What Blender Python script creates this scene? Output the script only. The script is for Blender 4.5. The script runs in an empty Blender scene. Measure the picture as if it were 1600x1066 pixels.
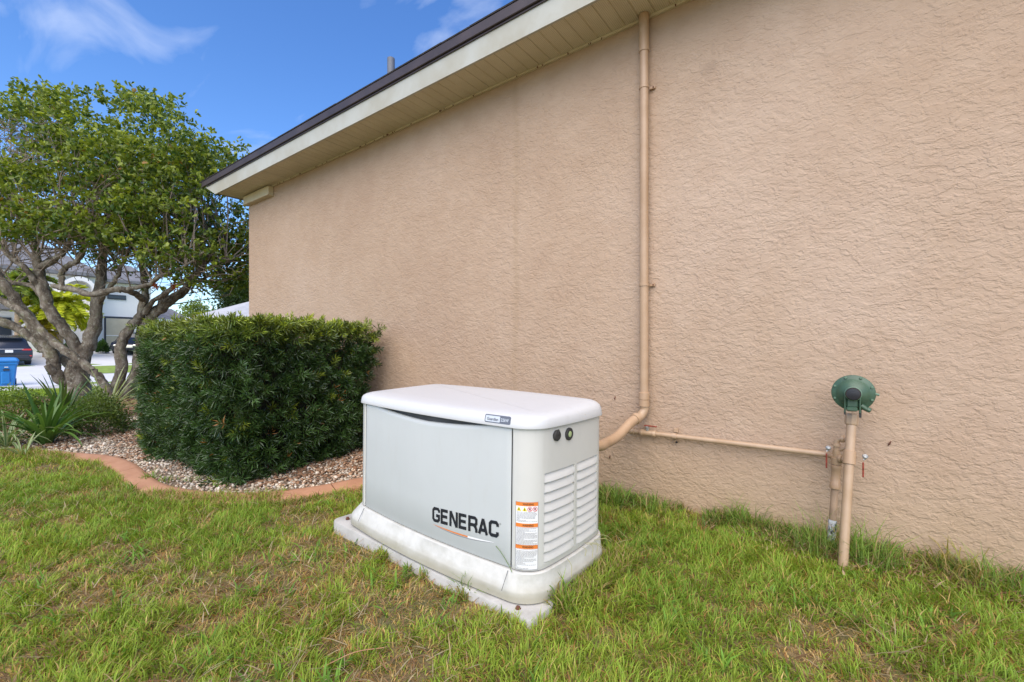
import bpy, math, random
import numpy as np
from mathutils import Vector, Matrix

random.seed(7)
rng = np.random.default_rng(11)
S = bpy.context.scene
COL = S.collection

# ------------------------------------------------------------------ camera, sky, sun, exposure
H = 1.05
ANG = math.atan2(928, 700)
FWD = np.array([-math.cos(ANG), math.sin(ANG)])       # viewing direction on the ground
RGT = np.array([math.sin(ANG), math.cos(ANG)])        # to the right of it
cam_d = bpy.data.cameras.new('camera'); cam = bpy.data.objects.new('camera', cam_d); COL.objects.link(cam)
cam_d.sensor_width = 36.0; cam_d.lens = 36.0 * 700 / 1600; cam_d.clip_start = 0.02; cam_d.clip_end = 3000
cam_d.shift_y = 7.0 / 1600
cam.location = (0, 0, H)
cam.rotation_euler = (math.pi / 2, 0, math.atan2(-FWD[0], FWD[1]))
S.camera = cam

SUN_EL, SUN_AZ = math.radians(49), math.radians(153)   # azimuth counted from +Y clockwise (towards +X)
world = bpy.data.worlds.new('World'); S.world = world; world.use_nodes = True
nt = world.node_tree; nt.nodes.clear()
wo = nt.nodes.new('ShaderNodeOutputWorld'); bg = nt.nodes.new('ShaderNodeBackground')
sky = nt.nodes.new('ShaderNodeTexSky'); sky.sky_type = 'NISHITA'; sky.sun_disc = False
sky.sun_elevation = SUN_EL; sky.sun_rotation = SUN_AZ
sky.air_density = 1.0; sky.dust_density = 0.4; sky.ozone_density = 4.0
bg.inputs['Strength'].default_value = 0.15
hs = nt.nodes.new('ShaderNodeHueSaturation'); hs.inputs['Saturation'].default_value = 1.20; hs.inputs['Hue'].default_value = 0.508; hs.inputs['Value'].default_value = 1.18
nt.links.new(sky.outputs[0], hs.inputs['Color'])
# thin wisps of cloud, stretched along the horizon
tc = nt.nodes.new('ShaderNodeTexCoord'); sep = nt.nodes.new('ShaderNodeSeparateXYZ'); nt.links.new(tc.outputs['Generated'], sep.inputs[0])
az = nt.nodes.new('ShaderNodeMath'); az.operation = 'ADD'; az.inputs[1].default_value = 0.12; nt.links.new(sep.outputs['Z'], az.inputs[0])
dx = nt.nodes.new('ShaderNodeMath'); dx.operation = 'DIVIDE'; nt.links.new(sep.outputs['X'], dx.inputs[0]); nt.links.new(az.outputs[0], dx.inputs[1])
dy = nt.nodes.new('ShaderNodeMath'); dy.operation = 'DIVIDE'; nt.links.new(sep.outputs['Y'], dy.inputs[0]); nt.links.new(az.outputs[0], dy.inputs[1])
cmb = nt.nodes.new('ShaderNodeCombineXYZ'); nt.links.new(dx.outputs[0], cmb.inputs[0]); nt.links.new(dy.outputs[0], cmb.inputs[1])
mp = nt.nodes.new('ShaderNodeMapping'); mp.inputs['Rotation'].default_value = (0, 0, 0.5); mp.inputs['Scale'].default_value = (1.3, 2.6, 1); mp.inputs['Location'].default_value = (0.9, 2.6, 0)
nt.links.new(cmb.outputs[0], mp.inputs['Vector'])
nz = nt.nodes.new('ShaderNodeTexNoise'); nz.inputs['Scale'].default_value = 1.5; nz.inputs['Detail'].default_value = 7; nz.inputs['Roughness'].default_value = 0.5; nz.inputs['Distortion'].default_value = 0.7
nt.links.new(mp.outputs[0], nz.inputs['Vector'])
cr = nt.nodes.new('ShaderNodeValToRGB'); cr.color_ramp.elements[0].position = 0.54; cr.color_ramp.elements[1].position = 0.95
cr.color_ramp.elements[0].color = (0, 0, 0, 1); cr.color_ramp.elements[1].color = (.8, .8, .8, 1)
nt.links.new(nz.outputs['Fac'], cr.inputs[0])
mx = nt.nodes.new('ShaderNodeMix'); mx.data_type = 'RGBA'
nt.links.new(cr.outputs[0], mx.inputs[0]); nt.links.new(hs.outputs[0], mx.inputs[6]); mx.inputs[7].default_value = (4.6, 5.0, 5.9, 1)
nt.links.new(mx.outputs[2], bg.inputs[0]); nt.links.new(bg.outputs[0], wo.inputs[0])

sd = bpy.data.lights.new('sun', 'SUN'); sun = bpy.data.objects.new('sun', sd); COL.objects.link(sun)
sd.energy = 3.35; sd.angle = math.radians(75); sd.color = (1.0, 0.885, 0.72)
sun_dir = Vector((math.sin(SUN_AZ) * math.cos(SUN_EL), math.cos(SUN_AZ) * math.cos(SUN_EL), math.sin(SUN_EL)))
sun.rotation_euler = sun_dir.to_track_quat('Z', 'Y').to_euler(); sun.location = (0, -6, 12)
S.view_settings.view_transform = 'Standard'; S.view_settings.look = 'None'; S.view_settings.gamma = 1
S.view_settings.exposure = 0.56; S.view_settings.use_curve_mapping = False

# ------------------------------------------------------------------ helpers
def at(u, y, d):
    """point at depth d metres seen at photo pixel (u, y)"""
    p = d * (FWD + (u - 800) / 700 * RGT)
    return np.array([p[0], p[1], H - d * (y - 540) / 700])
def on_ground(u, y, z=0.0):
    return at(u, y, 700 * (H - z) / (y - 540))
def on_wall(u, y, Y):
    w = FWD + (u - 800) / 700 * RGT
    return at(u, y, Y / w[1])
GD = [-60, 12.5, 20.5, 26, 39.8, 49.5, 80, 2000]; GZ = [0, 0, -0.37, -0.6, -0.22, 0.6, 0.7, 0.7]
def depth(x, y): return x * FWD[0] + y * FWD[1]
def gz(x, y):
    return np.interp(-np.asarray(x, float), GD, GZ) + .046 * np.exp(-(((np.asarray(x) + .86) / .42) ** 2 + ((np.asarray(y) - 1.62) / .62) ** 2)) + .022 * np.exp(-(((np.asarray(x) + 1.7) / .6) ** 2 + ((np.asarray(y) - 1.3) / .3) ** 2))

class VN:                                               # small tileless value noise
    def __init__(s, seed): s.g = np.random.default_rng(seed).random((256, 256))
    def __call__(s, x, y):
        x = np.asarray(x, float); y = np.asarray(y, float)
        xi = np.floor(x).astype(int); yi = np.floor(y).astype(int); fx = x - xi; fy = y - yi
        fx = fx * fx * (3 - 2 * fx); fy = fy * fy * (3 - 2 * fy); g = s.g
        a = g[xi % 256, yi % 256]; b = g[(xi + 1) % 256, yi % 256]; c = g[xi % 256, (yi + 1) % 256]; d = g[(xi + 1) % 256, (yi + 1) % 256]
        return (a * (1 - fx) + b * fx) * (1 - fy) + (c * (1 - fx) + d * fx) * fy
    def fbm(s, x, y, o=4):
        t = 0; a = .5; n = 0
        for k in range(o): t = t + a * s(x * 2 ** k + 17 * k, y * 2 ** k + 5 * k); n += a; a *= .5
        return t / n
N1, N2, N3 = VN(1), VN(2), VN(3)
def inside(x, y, poly):
    x = np.asarray(x); y = np.asarray(y); r = np.zeros(x.shape, bool); n = len(poly)
    for i in range(n):
        x0, y0 = poly[i]; x1, y1 = poly[(i + 1) % n]
        c = ((y0 > y) != (y1 > y)) & (x < (x1 - x0) * (y - y0) / (y1 - y0 + 1e-12) + x0)
        r ^= c
    return r
def smooth_path(P, k=6):
    P = [np.array(p, float) for p in P]; Q = [P[0] * 2 - P[1]] + P + [P[-1] * 2 - P[-2]]; out = []
    for i in range(1, len(Q) - 2):
        for j in range(k):
            t = j / k; a, b, c, d = Q[i - 1], Q[i], Q[i + 1], Q[i + 2]
            out.append(.5 * (2 * b + (c - a) * t + (2 * a - 5 * b + 4 * c - d) * t * t + (3 * b - a - 3 * c + d) * t ** 3))
    out.append(P[-1]); return out

class MB:
    def __init__(s): s.V = []; s.F = []; s.mi = []; s.m = 0
    def add(s, V, F):
        o = len(s.V); s.V += [tuple(map(float, v)) for v in V]; s.F += [tuple(i + o for i in f) for f in F]; s.mi += [s.m] * len(F); return s
    def box(s, c, d, rz=0, R=None, bev=0.0):
        c = np.array(c, float); d = np.array(d, float) / 2
        if bev <= 0:
            V = [(x, y, z) for x in (-d[0], d[0]) for y in (-d[1], d[1]) for z in (-d[2], d[2])]
            F = [(0, 1, 3, 2), (4, 6, 7, 5), (0, 4, 5, 1), (2, 3, 7, 6), (0, 2, 6, 4), (1, 5, 7, 3)]
        else:
            V = []; b = bev
            ring = [(-1, -1, 0), (-1, -1, 1), (1, -1, 1), (1, -1, 0), (1, 1, 0), (1, 1, 1), (-1, 1, 1), (-1, 1, 0)]
            def pt(sx, sy, k, zz, ins):
                ex = d[0] - ins; ey = d[1] - ins
                if ((sx, sy, k) in [(-1, -1, 0), (1, -1, 0 + 0), (1, 1, 0), (-1, 1, 0)]): return (sx * ex, sy * (ey - b), zz)
                return (sx * (ex - b), sy * ey, zz)
            for zz, ins in ((-d[2], b), (-d[2] + b, 0), (d[2] - b, 0), (d[2], b)):
                for (sx, sy, k) in ring: V.append(pt(sx, sy, k, zz, ins))
            F = []
            for L in range(3):
                for i in range(8):
                    j = (i + 1) % 8; F.append((L * 8 + i, L * 8 + j, L * 8 + 8 + j, L * 8 + 8 + i))
            F.append(tuple(range(7, -1, -1))); F.append(tuple(range(24, 32)))
        V = np.array(V)
        if R is not None: V = V @ np.array(R).T
        if rz:
            cc, ss = math.cos(rz), math.sin(rz); V = np.stack([V[:, 0] * cc - V[:, 1] * ss, V[:, 0] * ss + V[:, 1] * cc, V[:, 2]], 1)
        return s.add(V + c, F)
    def tube(s, P, r, n=12, cap=True, wob=0.0, seed=0):
        P = [np.array(p, float) for p in P]; m = len(P)
        r = [r] * m if np.isscalar(r) else list(r)
        T = [P[min(i + 1, m - 1)] - P[max(i - 1, 0)] for i in range(m)]; T = [t / (np.linalg.norm(t) + 1e-9) for t in T]
        a = np.array([0, 0, 1.0]) if abs(T[0][2]) < .9 else np.array([1.0, 0, 0])
        u = np.cross(T[0], a); u /= np.linalg.norm(u); V = []
        for i in range(m):
            u = u - T[i] * np.dot(u, T[i]); u /= np.linalg.norm(u) + 1e-9; w = np.cross(T[i], u)
            for k in range(n):
                an = 2 * math.pi * k / n; rr = r[i]
                if wob: rr *= 1 + wob * (2 * float(N1(k * 1.3 + seed * 7.1, i * .55 + seed * 3)) - 1)
                V.append(P[i] + rr * (math.cos(an) * u + math.sin(an) * w))
        F = [(i * n + k, i * n + (k + 1) % n, (i + 1) * n + (k + 1) % n, (i + 1) * n + k) for i in range(m - 1) for k in range(n)]
        if cap: F.append(tuple(range(n - 1, -1, -1))); F.append(tuple((m - 1) * n + k for k in range(n)))
        return s.add(V, F)
    def lathe(s, prof, o, ax, n=32, cap=True):
        """prof: (radius, height along ax)"""
        o = np.array(o, float); ax = np.array(ax, float); ax /= np.linalg.norm(ax)
        a = np.array([0, 0, 1.0]) if abs(ax[2]) < .9 else np.array([1.0, 0, 0]); u = np.cross(ax, a); u /= np.linalg.norm(u); w = np.cross(ax, u)
        V = [o + ax * h + r * (math.cos(2 * math.pi * k / n) * u + math.sin(2 * math.pi * k / n) * w) for r, h in prof for k in range(n)]
        m = len(prof); F = [(i * n + k, i * n + (k + 1) % n, (i + 1) * n + (k + 1) % n, (i + 1) * n + k) for i in range(m - 1) for k in range(n)]
        if cap: F.append(tuple(range(n - 1, -1, -1))); F.append(tuple((m - 1) * n + k for k in range(n)))
        return s.add(V, F)
    def loft(s, rings, cap=True, closed=True):
        n = len(rings[0]); V = [p for r in rings for p in r]; m = len(rings); nn = n if closed else n - 1
        F = [(i * n + k, i * n + (k + 1) % n, (i + 1) * n + (k + 1) % n, (i + 1) * n + k) for i in range(m - 1) for k in range(nn)]
        if cap: F.append(tuple(range(n - 1, -1, -1))); F.append(tuple((m - 1) * n + k for k in range(n)))
        return s.add(V, F)
    def build(s, name, mat, parent=None, smooth=False, loc=None, local=False):
        me = bpy.data.meshes.new(name)
        off = np.zeros(3)
        if parent is not None and not local:
            q = parent; off = np.zeros(3)
            while q is not None: off += np.array(q.location); q = q.parent
        if loc is not None: off = np.array(loc, float)
        me.from_pydata([tuple(np.array(v) - off) for v in s.V], [], s.F)
        for m in (mat if isinstance(mat, (list, tuple)) else [mat]): me.materials.append(m)
        if isinstance(mat, (list, tuple)): me.polygons.foreach_set('material_index', s.mi)
        if smooth:
            me.polygons.foreach_set('use_smooth', [True] * len(me.polygons))
            try: me.set_sharp_from_angle(angle=math.radians(smooth if smooth is not True else 40))
            except Exception: pass
        me.update()
        o = bpy.data.objects.new(name, me); COL.objects.link(o)
        if parent is not None: o.parent = parent
        elif loc is not None: o.location = loc
        return o

def tag(o, label=None, cat=None, group=None, kind=None):
    if label: o['label'] = label
    if cat: o['category'] = cat
    if group: o['group'] = group
    if kind: o['kind'] = kind
    return o
def thing(name, label, cat, loc=(0, 0, 0), group=None):
    o = bpy.data.objects.new(name, None); COL.objects.link(o); o.location = tuple(map(float, loc)); o.empty_display_size = .1
    return tag(o, label, cat, group)
def np_mesh(name, V, T, mat, col=None, parent=None, smooth=False, kind=None, quads=False):
    V = np.asarray(V, np.float32); T = np.asarray(T, np.int32); k = T.shape[1]
    if parent is not None: V = V - np.array(parent.location, np.float32)
    me = bpy.data.meshes.new(name); me.vertices.add(len(V)); me.vertices.foreach_set('co', V.ravel())
    me.loops.add(T.size); me.loops.foreach_set('vertex_index', T.ravel())
    me.polygons.add(len(T)); me.polygons.foreach_set('loop_start', np.arange(0, T.size, k, dtype=np.int32)); me.polygons.foreach_set('loop_total', np.full(len(T), k, np.int32))
    if smooth: me.polygons.foreach_set('use_smooth', np.ones(len(T), bool))
    me.update(calc_edges=True)
    if col is not None:
        a = me.color_attributes.new('col', 'FLOAT_COLOR', 'POINT'); c = np.ones((len(V), 4), np.float32); c[:, :3] = col; a.data.foreach_set('color', c.ravel())
    me.materials.append(mat); o = bpy.data.objects.new(name, me); COL.objects.link(o)
    if parent is not None: o.parent = parent
    if kind: o['kind'] = kind
    return o

# ------------------------------------------------------------------ materials
def mat(name, base=(.5, .5, .5), rough=.6, metal=0, spec=.5):
    m = bpy.data.materials.new(name); m.use_nodes = True; b = m.node_tree.nodes['Principled BSDF']
    b.inputs['Base Color'].default_value = (*base, 1); b.inputs['Roughness'].default_value = rough; b.inputs['Metallic'].default_value = metal
    b.inputs['Specular IOR Level'].default_value = spec
    return m
def nodes(m): return m.node_tree.nodes, m.node_tree.links, m.node_tree.nodes['Principled BSDF']
def noise(m, scale, detail=4, rough=.55, dist=0, vec=None, stretch=None):
    n, l, b = nodes(m); t = n.new('ShaderNodeTexNoise'); t.inputs['Scale'].default_value = scale; t.inputs['Detail'].default_value = detail
    t.inputs['Roughness'].default_value = rough; t.inputs['Distortion'].default_value = dist
    if vec is None: g = n.new('ShaderNodeNewGeometry'); vec = g.outputs['Position']
    if stretch is not None:
        mp = n.new('ShaderNodeMapping'); mp.inputs['Scale'].default_value = stretch; l.new(vec, mp.inputs['Vector']); vec = mp.outputs[0]
    l.new(vec, t.inputs['Vector']); return t.outputs['Fac']
def ramp(m, fac, stops):
    n, l, b = nodes(m); r = n.new('ShaderNodeValToRGB'); e = r.color_ramp.elements
    while len(e) < len(stops): e.new(.5)
    for i, (p, c) in enumerate(stops): e[i].position = p; e[i].color = (*c, 1) if len(c) == 3 else c
    l.new(fac, r.inputs[0]); return r.outputs[0]
def mixc(m, fac, a, b_, mode='MIX'):
    n, l, b = nodes(m); x = n.new('ShaderNodeMix'); x.data_type = 'RGBA'; x.blend_type = mode
    for i, s in ((0, fac), (6, a), (7, b_)):
        if isinstance(s, (int, float)): x.inputs[i].default_value = s
        elif isinstance(s, tuple): x.inputs[i].default_value = (*s, 1)
        else: l.new(s, x.inputs[i])
    return x.outputs[2]
def bump(m, h, strength=.3, dist=.01, prev=None):
    n, l, b = nodes(m); k = n.new('ShaderNodeBump'); k.inputs['Strength'].default_value = strength; k.inputs['Distance'].default_value = dist
    l.new(h, k.inputs['Height'])
    if prev is not None: l.new(prev, k.inputs['Normal'])
    l.new(k.outputs[0], b.inputs['Normal']); return k.outputs[0]
def setc(m, c): n, l, b = nodes(m); l.new(c, b.inputs['Base Color'])
def math_(m, op, a, b_=None, c=None):
    n, l, b = nodes(m); x = n.new('ShaderNodeMath'); x.operation = op
    for i, s in enumerate((a, b_, c)):
        if s is None: continue
        if isinstance(s, (int, float)): x.inputs[i].default_value = s
        else: l.new(s, x.inputs[i])
    return x.outputs[0]
def posz(m):
    n, l, b = nodes(m); g = n.new('ShaderNodeNewGeometry'); s = n.new('ShaderNodeSeparateXYZ'); l.new(g.outputs['Position'], s.inputs[0]); return s.outputs
def varied(name, base, rough=.6, amt=.12, scale=6, metal=0, bs=0, bscale=60, spec=.5):
    m = mat(name, base, rough, metal, spec); f = noise(m, scale, 5)
    lo = tuple(c * (1 - amt) for c in base); hi = tuple(min(1, c * (1 + amt)) for c in base)
    setc(m, ramp(m, f, [(.3, lo), (.7, hi)]))
    if bs: bump(m, noise(m, bscale, 4), bs, .003)
    return m
def leafmat(name, rough=.45, trans=.35, spec=.4, tint=(1, 1, 1)):
    m = mat(name, (.1, .2, .05), rough, 0, spec); n, l, b = nodes(m)
    a = n.new('ShaderNodeAttribute'); a.attribute_name = 'col'; l.new(a.outputs['Color'], b.inputs['Base Color'])
    t = n.new('ShaderNodeBsdfTranslucent'); x = n.new('ShaderNodeMixShader'); x.inputs[0].default_value = trans
    br = n.new('ShaderNodeMix'); br.data_type = 'RGBA'; br.blend_type = 'MULTIPLY'; br.inputs[0].default_value = 1; l.new(a.outputs['Color'], br.inputs[6]); br.inputs[7].default_value = (1.5, 1.5, .7, 1)
    l.new(br.outputs[2], t.inputs['Color']); out = n['Material Output']
    l.new(b.outputs[0], x.inputs[1]); l.new(t.outputs[0], x.inputs[2]); l.new(x.outputs[0], out.inputs['Surface'])
    return m

M = {}
# painted stucco, skip-trowel relief
m = mat('stucco', (.4, .29, .21), .75, 0, .35); M['stucco'] = m
big = noise(m, .55, 4, .6); fine = noise(m, 7, 5, .6)
c = ramp(m, big, [(.3, (.395, .266, .176)), (.5, (.440, .306, .207)), (.72, (.485, .352, .255))])
c = mixc(m, .18, c, ramp(m, fine, [(.3, (.30, .21, .15)), (.7, (.50, .40, .31))]))
P = posz(m)
low = math_(m, 'SMOOTHSTEP', P['Z'], .0, 1) if False else None
wob = math_(m, 'ADD', P['Z'], math_(m, 'MULTIPLY', noise(m, 2.2, 3), .35))
mr = m.node_tree.nodes.new('ShaderNodeMapRange'); mr.interpolation_type = 'SMOOTHSTEP'; m.node_tree.links.new(wob, mr.inputs[0])
for i, v_ in ((1, .12), (2, .75), (3, 1.0), (4, 0.0)): mr.inputs[i].default_value = v_
c = mixc(m, math_(m, 'MULTIPLY', mr.outputs[0], .55), c, (.40, .285, .165))       # soil splash near the ground
# long water run and a round smudge on the paint
run = m.node_tree.nodes.new('ShaderNodeMapRange'); run.interpolation_type = 'SMOOTHSTEP'
xr = math_(m, 'ABSOLUTE', math_(m, 'SUBTRACT', math_(m, 'ADD', P['X'], math_(m, 'MULTIPLY', noise(m, 1.5, 2), .06)), -2.16))
m.node_tree.links.new(xr, run.inputs[0])
for i, v_ in ((1, .0), (2, .05), (3, .38), (4, 0.0)): run.inputs[i].default_value = v_
c = mixc(m, run.outputs[0], c, (.36, .25, .155))
sm = m.node_tree.nodes.new('ShaderNodeVectorMath'); sm.operation = 'DISTANCE'; g_ = m.node_tree.nodes.new('ShaderNodeNewGeometry'); m.node_tree.links.new(g_.outputs['Position'], sm.inputs[0]); sm.inputs[1].default_value = (-.689, 2.95, 2.77)
sr = m.node_tree.nodes.new('ShaderNodeMapRange'); sr.interpolation_type = 'SMOOTHSTEP'; m.node_tree.links.new(sm.outputs['Value'], sr.inputs[0])
for i, v_ in ((1, .0), (2, .075), (3, .35), (4, 0.0)): sr.inputs[i].default_value = v_
c = mixc(m, sr.outputs[0], c, (.26, .18, .125))
setc(m, c)
warp = m.node_tree.nodes.new('ShaderNodeVectorMath'); warp.operation = 'MULTIPLY_ADD'
wn = m.node_tree.nodes.new('ShaderNodeTexNoise'); wn.inputs['Scale'].default_value = 9; wn.inputs['Detail'].default_value = 2; m.node_tree.links.new(g_.outputs['Position'], wn.inputs['Vector'])
m.node_tree.links.new(wn.outputs['Color'], warp.inputs[0]); warp.inputs[1].default_value = (.05, .05, .05); m.node_tree.links.new(g_.outputs['Position'], warp.inputs[2])
n1 = noise(m, 25, 4, .55, .0, warp.outputs[0], (0.8, .8, 1.25)); n2 = noise(m, 52, 3, .55, .2, warp.outputs[0], (.8, .8, 1.3)); n3 = noise(m, 160, 3, .6)
plate = ramp(m, n1, [(.44, (0, 0, 0)), (.53, (.8, .8, .8)), (.75, (1, 1, 1))])
plate2 = ramp(m, n2, [(.48, (0, 0, 0)), (.58, (.6, .6, .6)), (.8, (.8, .8, .8))])
hgt = math_(m, 'ADD', math_(m, 'ADD', plate, math_(m, 'MULTIPLY', plate2, .75)), math_(m, 'MULTIPLY', n3, .10))
fadeb = m.node_tree.nodes.new('ShaderNodeMapRange'); m.node_tree.links.new(noise(m, .9, 3), fadeb.inputs[0])
for i, v_ in ((1, .3), (2, .62), (3, .55), (4, 1.0)): fadeb.inputs[i].default_value = v_
bump(m, math_(m, 'MULTIPLY', hgt, fadeb.outputs[0]), .70, .0042)

def paint(name, base, rough=.45, grime=.12, sc=3):
    m = mat(name, base, rough); f = noise(m, sc, 6, .6)
    d = tuple(x * (1 - grime) * (1, .95, .86)[i] for i, x in enumerate(base)); setc(m, ramp(m, f, [(.35, d), (.6, base)]))
    bump(m, noise(m, 220, 2), .06, .001); return m
M['fascia'] = paint('fascia_paint', (.45, .45, .395), .5, .14, 2.5)
m = mat('soffit_vinyl', (.55, .49, .36), .5); M['soffit'] = m       # perforated vinyl
P = posz(m)
def holes(k):
    a = math_(m, 'SUBTRACT', math_(m, 'FRACT', math_(m, 'MULTIPLY', P['X'], k)), .5); b = math_(m, 'SUBTRACT', math_(m, 'FRACT', math_(m, 'MULTIPLY', P['Y'], k)), .5)
    return math_(m, 'LESS_THAN', math_(m, 'ADD', math_(m, 'MULTIPLY', a, a), math_(m, 'MULTIPLY', b, b)), .04)
M['soffit_plain'] = paint('soffit_plain', (.60, .53, .37), .5, .12, 4)
setc(m, mixc(m, math_(m, 'MULTIPLY', holes(85), .75), ramp(m, noise(m, 4, 5), [(.3, (.56, .49, .33)), (.7, (.64, .57, .40))]), (.12, .09, .06)))
M['drip'] = varied('dark_drip_edge', (.050, .036, .036), .5, .25, 4)
M['shingle'] = varied('asphalt_shingle', (.045, .038, .036), .9, .4, 30, bs=.6, bscale=200)
M['pvc'] = paint('painted_pipe', (.44, .295, .185), .42, .16, 5)
M['pvc_light'] = paint('painted_riser', (.45, .315, .205), .42, .14, 7)
M['pvc_dull'] = varied('aged_pipe_paint', (.34, .23, .15), .6, .3, 14)
m = mat('peeling_wrap', (.5, .5, .5), .6); M['peel'] = m
setc(m, ramp(m, noise(m, 38, 4, .6, .8, None, (1, 1, .45)), [(.40, (.02, .02, .022)), (.47, (.45, .46, .48)), (.75, (.62, .63, .65))]))
M['green'] = varied('regulator_green', (.050, .098, .060), .42, .18, 16, bs=.08, bscale=90)
M['green_light'] = varied('regulator_green_worn', (.10, .17, .115), .4, .15, 20)
M['black'] = varied('black_plastic', (.014, .014, .018), .4, .2, 30)
M['rubber'] = varied('rubber', (.03, .028, .026), .7, .3, 40)
M['lens'] = varied('sight_lens', (.34, .42, .20), .2, .2, 60)
M['steel'] = varied('zinc_steel', (.42, .42, .41), .5, .3, 60, metal=.7)
M['red'] = varied('red_lever_rusty', (.24, .038, .02), .5, .4, 60)
M['rust'] = varied('rust', (.13, .05, .028), .85, .4, 60)
# generator skins
def gen_mat(name, base, dirt=.1):
    m = mat(name, base, .38, 0, .45); f = noise(m, 4, 6, .62); s_ = noise(m, 26, 4, .6, 0, None, (1, 1, .18))
    c = ramp(m, f, [(.3, tuple(x * (1 - dirt) for x in base)), (.62, base)])
    c = mixc(m, math_(m, 'MULTIPLY', ramp(m, s_, [(.56, (0, 0, 0)), (.72, (1, 1, 1))]), .12), c, (.42, .40, .34))
    setc(m, c); bump(m, noise(m, 320, 2), .05, .0008); return m
M['gen_front'] = gen_mat('panel_cool_grey', (.51, .53, .515), .04)
M['gen_body'] = gen_mat('panel_warm_grey', (.57, .565, .52), .05)
M['gen_louver'] = gen_mat('louver_white', (.61, .605, .57), .04)
m = gen_mat('lid_white', (.58, .585, .58), .03); M['gen_lid'] = m
n_, l_, b_ = nodes(m); prev = b_.inputs['Base Color'].links[0].from_socket
sp = ramp(m, noise(m, 60, 3, .7), [(.64, (0, 0, 0)), (.74, (1, 1, 1))]); sp2 = ramp(m, noise(m, 5, 3, .6), [(.5, (0, 0, 0)), (.7, (1, 1, 1))])
setc(m, mixc(m, math_(m, 'MULTIPLY', math_(m, 'MULTIPLY', sp, sp2), .6), prev, (.46, .40, .27)))
m = mat('base_composite', (.66, .655, .60), .6); M['gen_base'] = m
P = posz(m); zz = m.node_tree.nodes.new('ShaderNodeMapRange'); m.node_tree.links.new(math_(m, 'ADD', P['Z'], math_(m, 'MULTIPLY', noise(m, 9, 4), .05)), zz.inputs[0])
for i, v_ in ((1, .115), (2, .165), (3, 1), (4, 0)): zz.inputs[i].default_value = v_
c = ramp(m, noise(m, 14, 6, .65), [(.3, (.47, .46, .41)), (.6, (.58, .57, .53))])
c = mixc(m, math_(m, 'MULTIPLY', zz.outputs[0], .8), c, (.33, .30, .215))
c = mixc(m, math_(m, 'MULTIPLY', ramp(m, noise(m, 90, 4, .7, 0, None, (1, 1, .3)), [(.6, (0, 0, 0)), (.75, (1, 1, 1))]), .25), c, (.38, .35, .27))
setc(m, c); bump(m, noise(m, 120, 3), .15, .0015)
m = mat('pad_concrete', (.5, .49, .46), .9); M['pad'] = m
c = ramp(m, noise(m, 12, 6, .6), [(.3, (.36, .345, .31)), (.65, (.49, .475, .44))]); c = mixc(m, math_(m, 'MULTIPLY', ramp(m, noise(m, 3, 5, .7), [(.52, (0, 0, 0)), (.7, (1, 1, 1))]), .45), c, (.34, .32, .29))
setc(m, c); bump(m, noise(m, 150, 4), .35, .002)
M['ink'] = mat('black_print', (.012, .014, .02), .45); M['orange'] = mat('orange_print', (.70, .20, .03), .5); M['white_print'] = mat('white_print', (.78, .78, .76), .5)
M['grey_print'] = mat('grey_print', (.25, .25, .26), .5); M['yellow_print'] = mat('yellow_print', (.75, .62, .04), .5); M['red_print'] = mat('red_print', (.62, .08, .09), .5)
M['badge'] = mat('badge_slate', (.12, .13, .16), .4); M['silver'] = mat('badge_silver', (.60, .62, .64), .3, .2)
M['dark_gap'] = varied('inner_shell_grey', (.10, .10, .10), .8, .2)
# ground materials
m = mat('lawn_soil', (.2, .14, .08), .95); M['soil'] = m
c = ramp(m, noise(m, 30, 6, .7), [(.3, (.075, .050, .022)), (.5, (.24, .16, .068)), (.7, (.40, .28, .13))])
gr = ramp(m, noise(m, 3.1, 4, .6), [(.38, (0, 0, 0)), (.6, (1, 1, 1))]); c = mixc(m, math_(m, 'MULTIPLY', gr, .55), c, (.075, .105, .025))
n_, l_, b_ = nodes(m); cd = n_.new('ShaderNodeVectorMath'); cd.operation = 'DOT_PRODUCT'; gg = n_.new('ShaderNodeNewGeometry'); l_.new(gg.outputs['Position'], cd.inputs[0]); cd.inputs[1].default_value = (-1, 0, 0)
fr = n_.new('ShaderNodeMapRange'); l_.new(cd.outputs['Value'], fr.inputs[0])
for i, v_ in ((1, 10.5), (2, 12.8), (3, 0), (4, 1)): fr.inputs[i].default_value = v_
far = ramp(m, noise(m, 1.2, 6, .7), [(.3, (.13, .20, .025)), (.55, (.19, .28, .035)), (.8, (.27, .34, .06))])
setc(m, mixc(m, fr.outputs[0], c, far)); bump(m, noise(m, 60, 5, .7), .9, .02)
m = mat('mulch_bed', (.2, .15, .1), .95); M['mulch'] = m
setc(m, ramp(m, noise(m, 45, 6, .75), [(.3, (.07, .045, .028)), (.5, (.20, .14, .09)), (.66, (.42, .33, .25)), (.8, (.55, .50, .44))])); bump(m, noise(m, 55, 5, .7), 1, .02)
m = mat('terracotta_edging', (.48, .23, .12), .8); M['curb'] = m
c = ramp(m, noise(m, 6, 6, .6), [(.3, (.36, .175, .095)), (.6, (.45, .235, .135))]); c = mixc(m, math_(m, 'MULTIPLY', ramp(m, noise(m, 40, 4, .7), [(.58, (0, 0, 0)), (.75, (1, 1, 1))]), .4), c, (.33, .20, .12))
setc(m, c); bump(m, noise(m, 90, 4), .25, .002)
M['drive'] = varied('driveway_concrete', (.60, .60, .60), .85, .06, 1.5); M['walk'] = varied('gutter_concrete', (.46, .44, .42), .9, .1, 2)
m = mat('tree_bark', (.2, .16, .12), .9); M['bark'] = m
c = ramp(m, noise(m, 9, 6, .7, 0, None, (1, 1, .5)), [(.32, (.045, .033, .024)), (.5, (.165, .135, .10)), (.68, (.36, .325, .27))])
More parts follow.
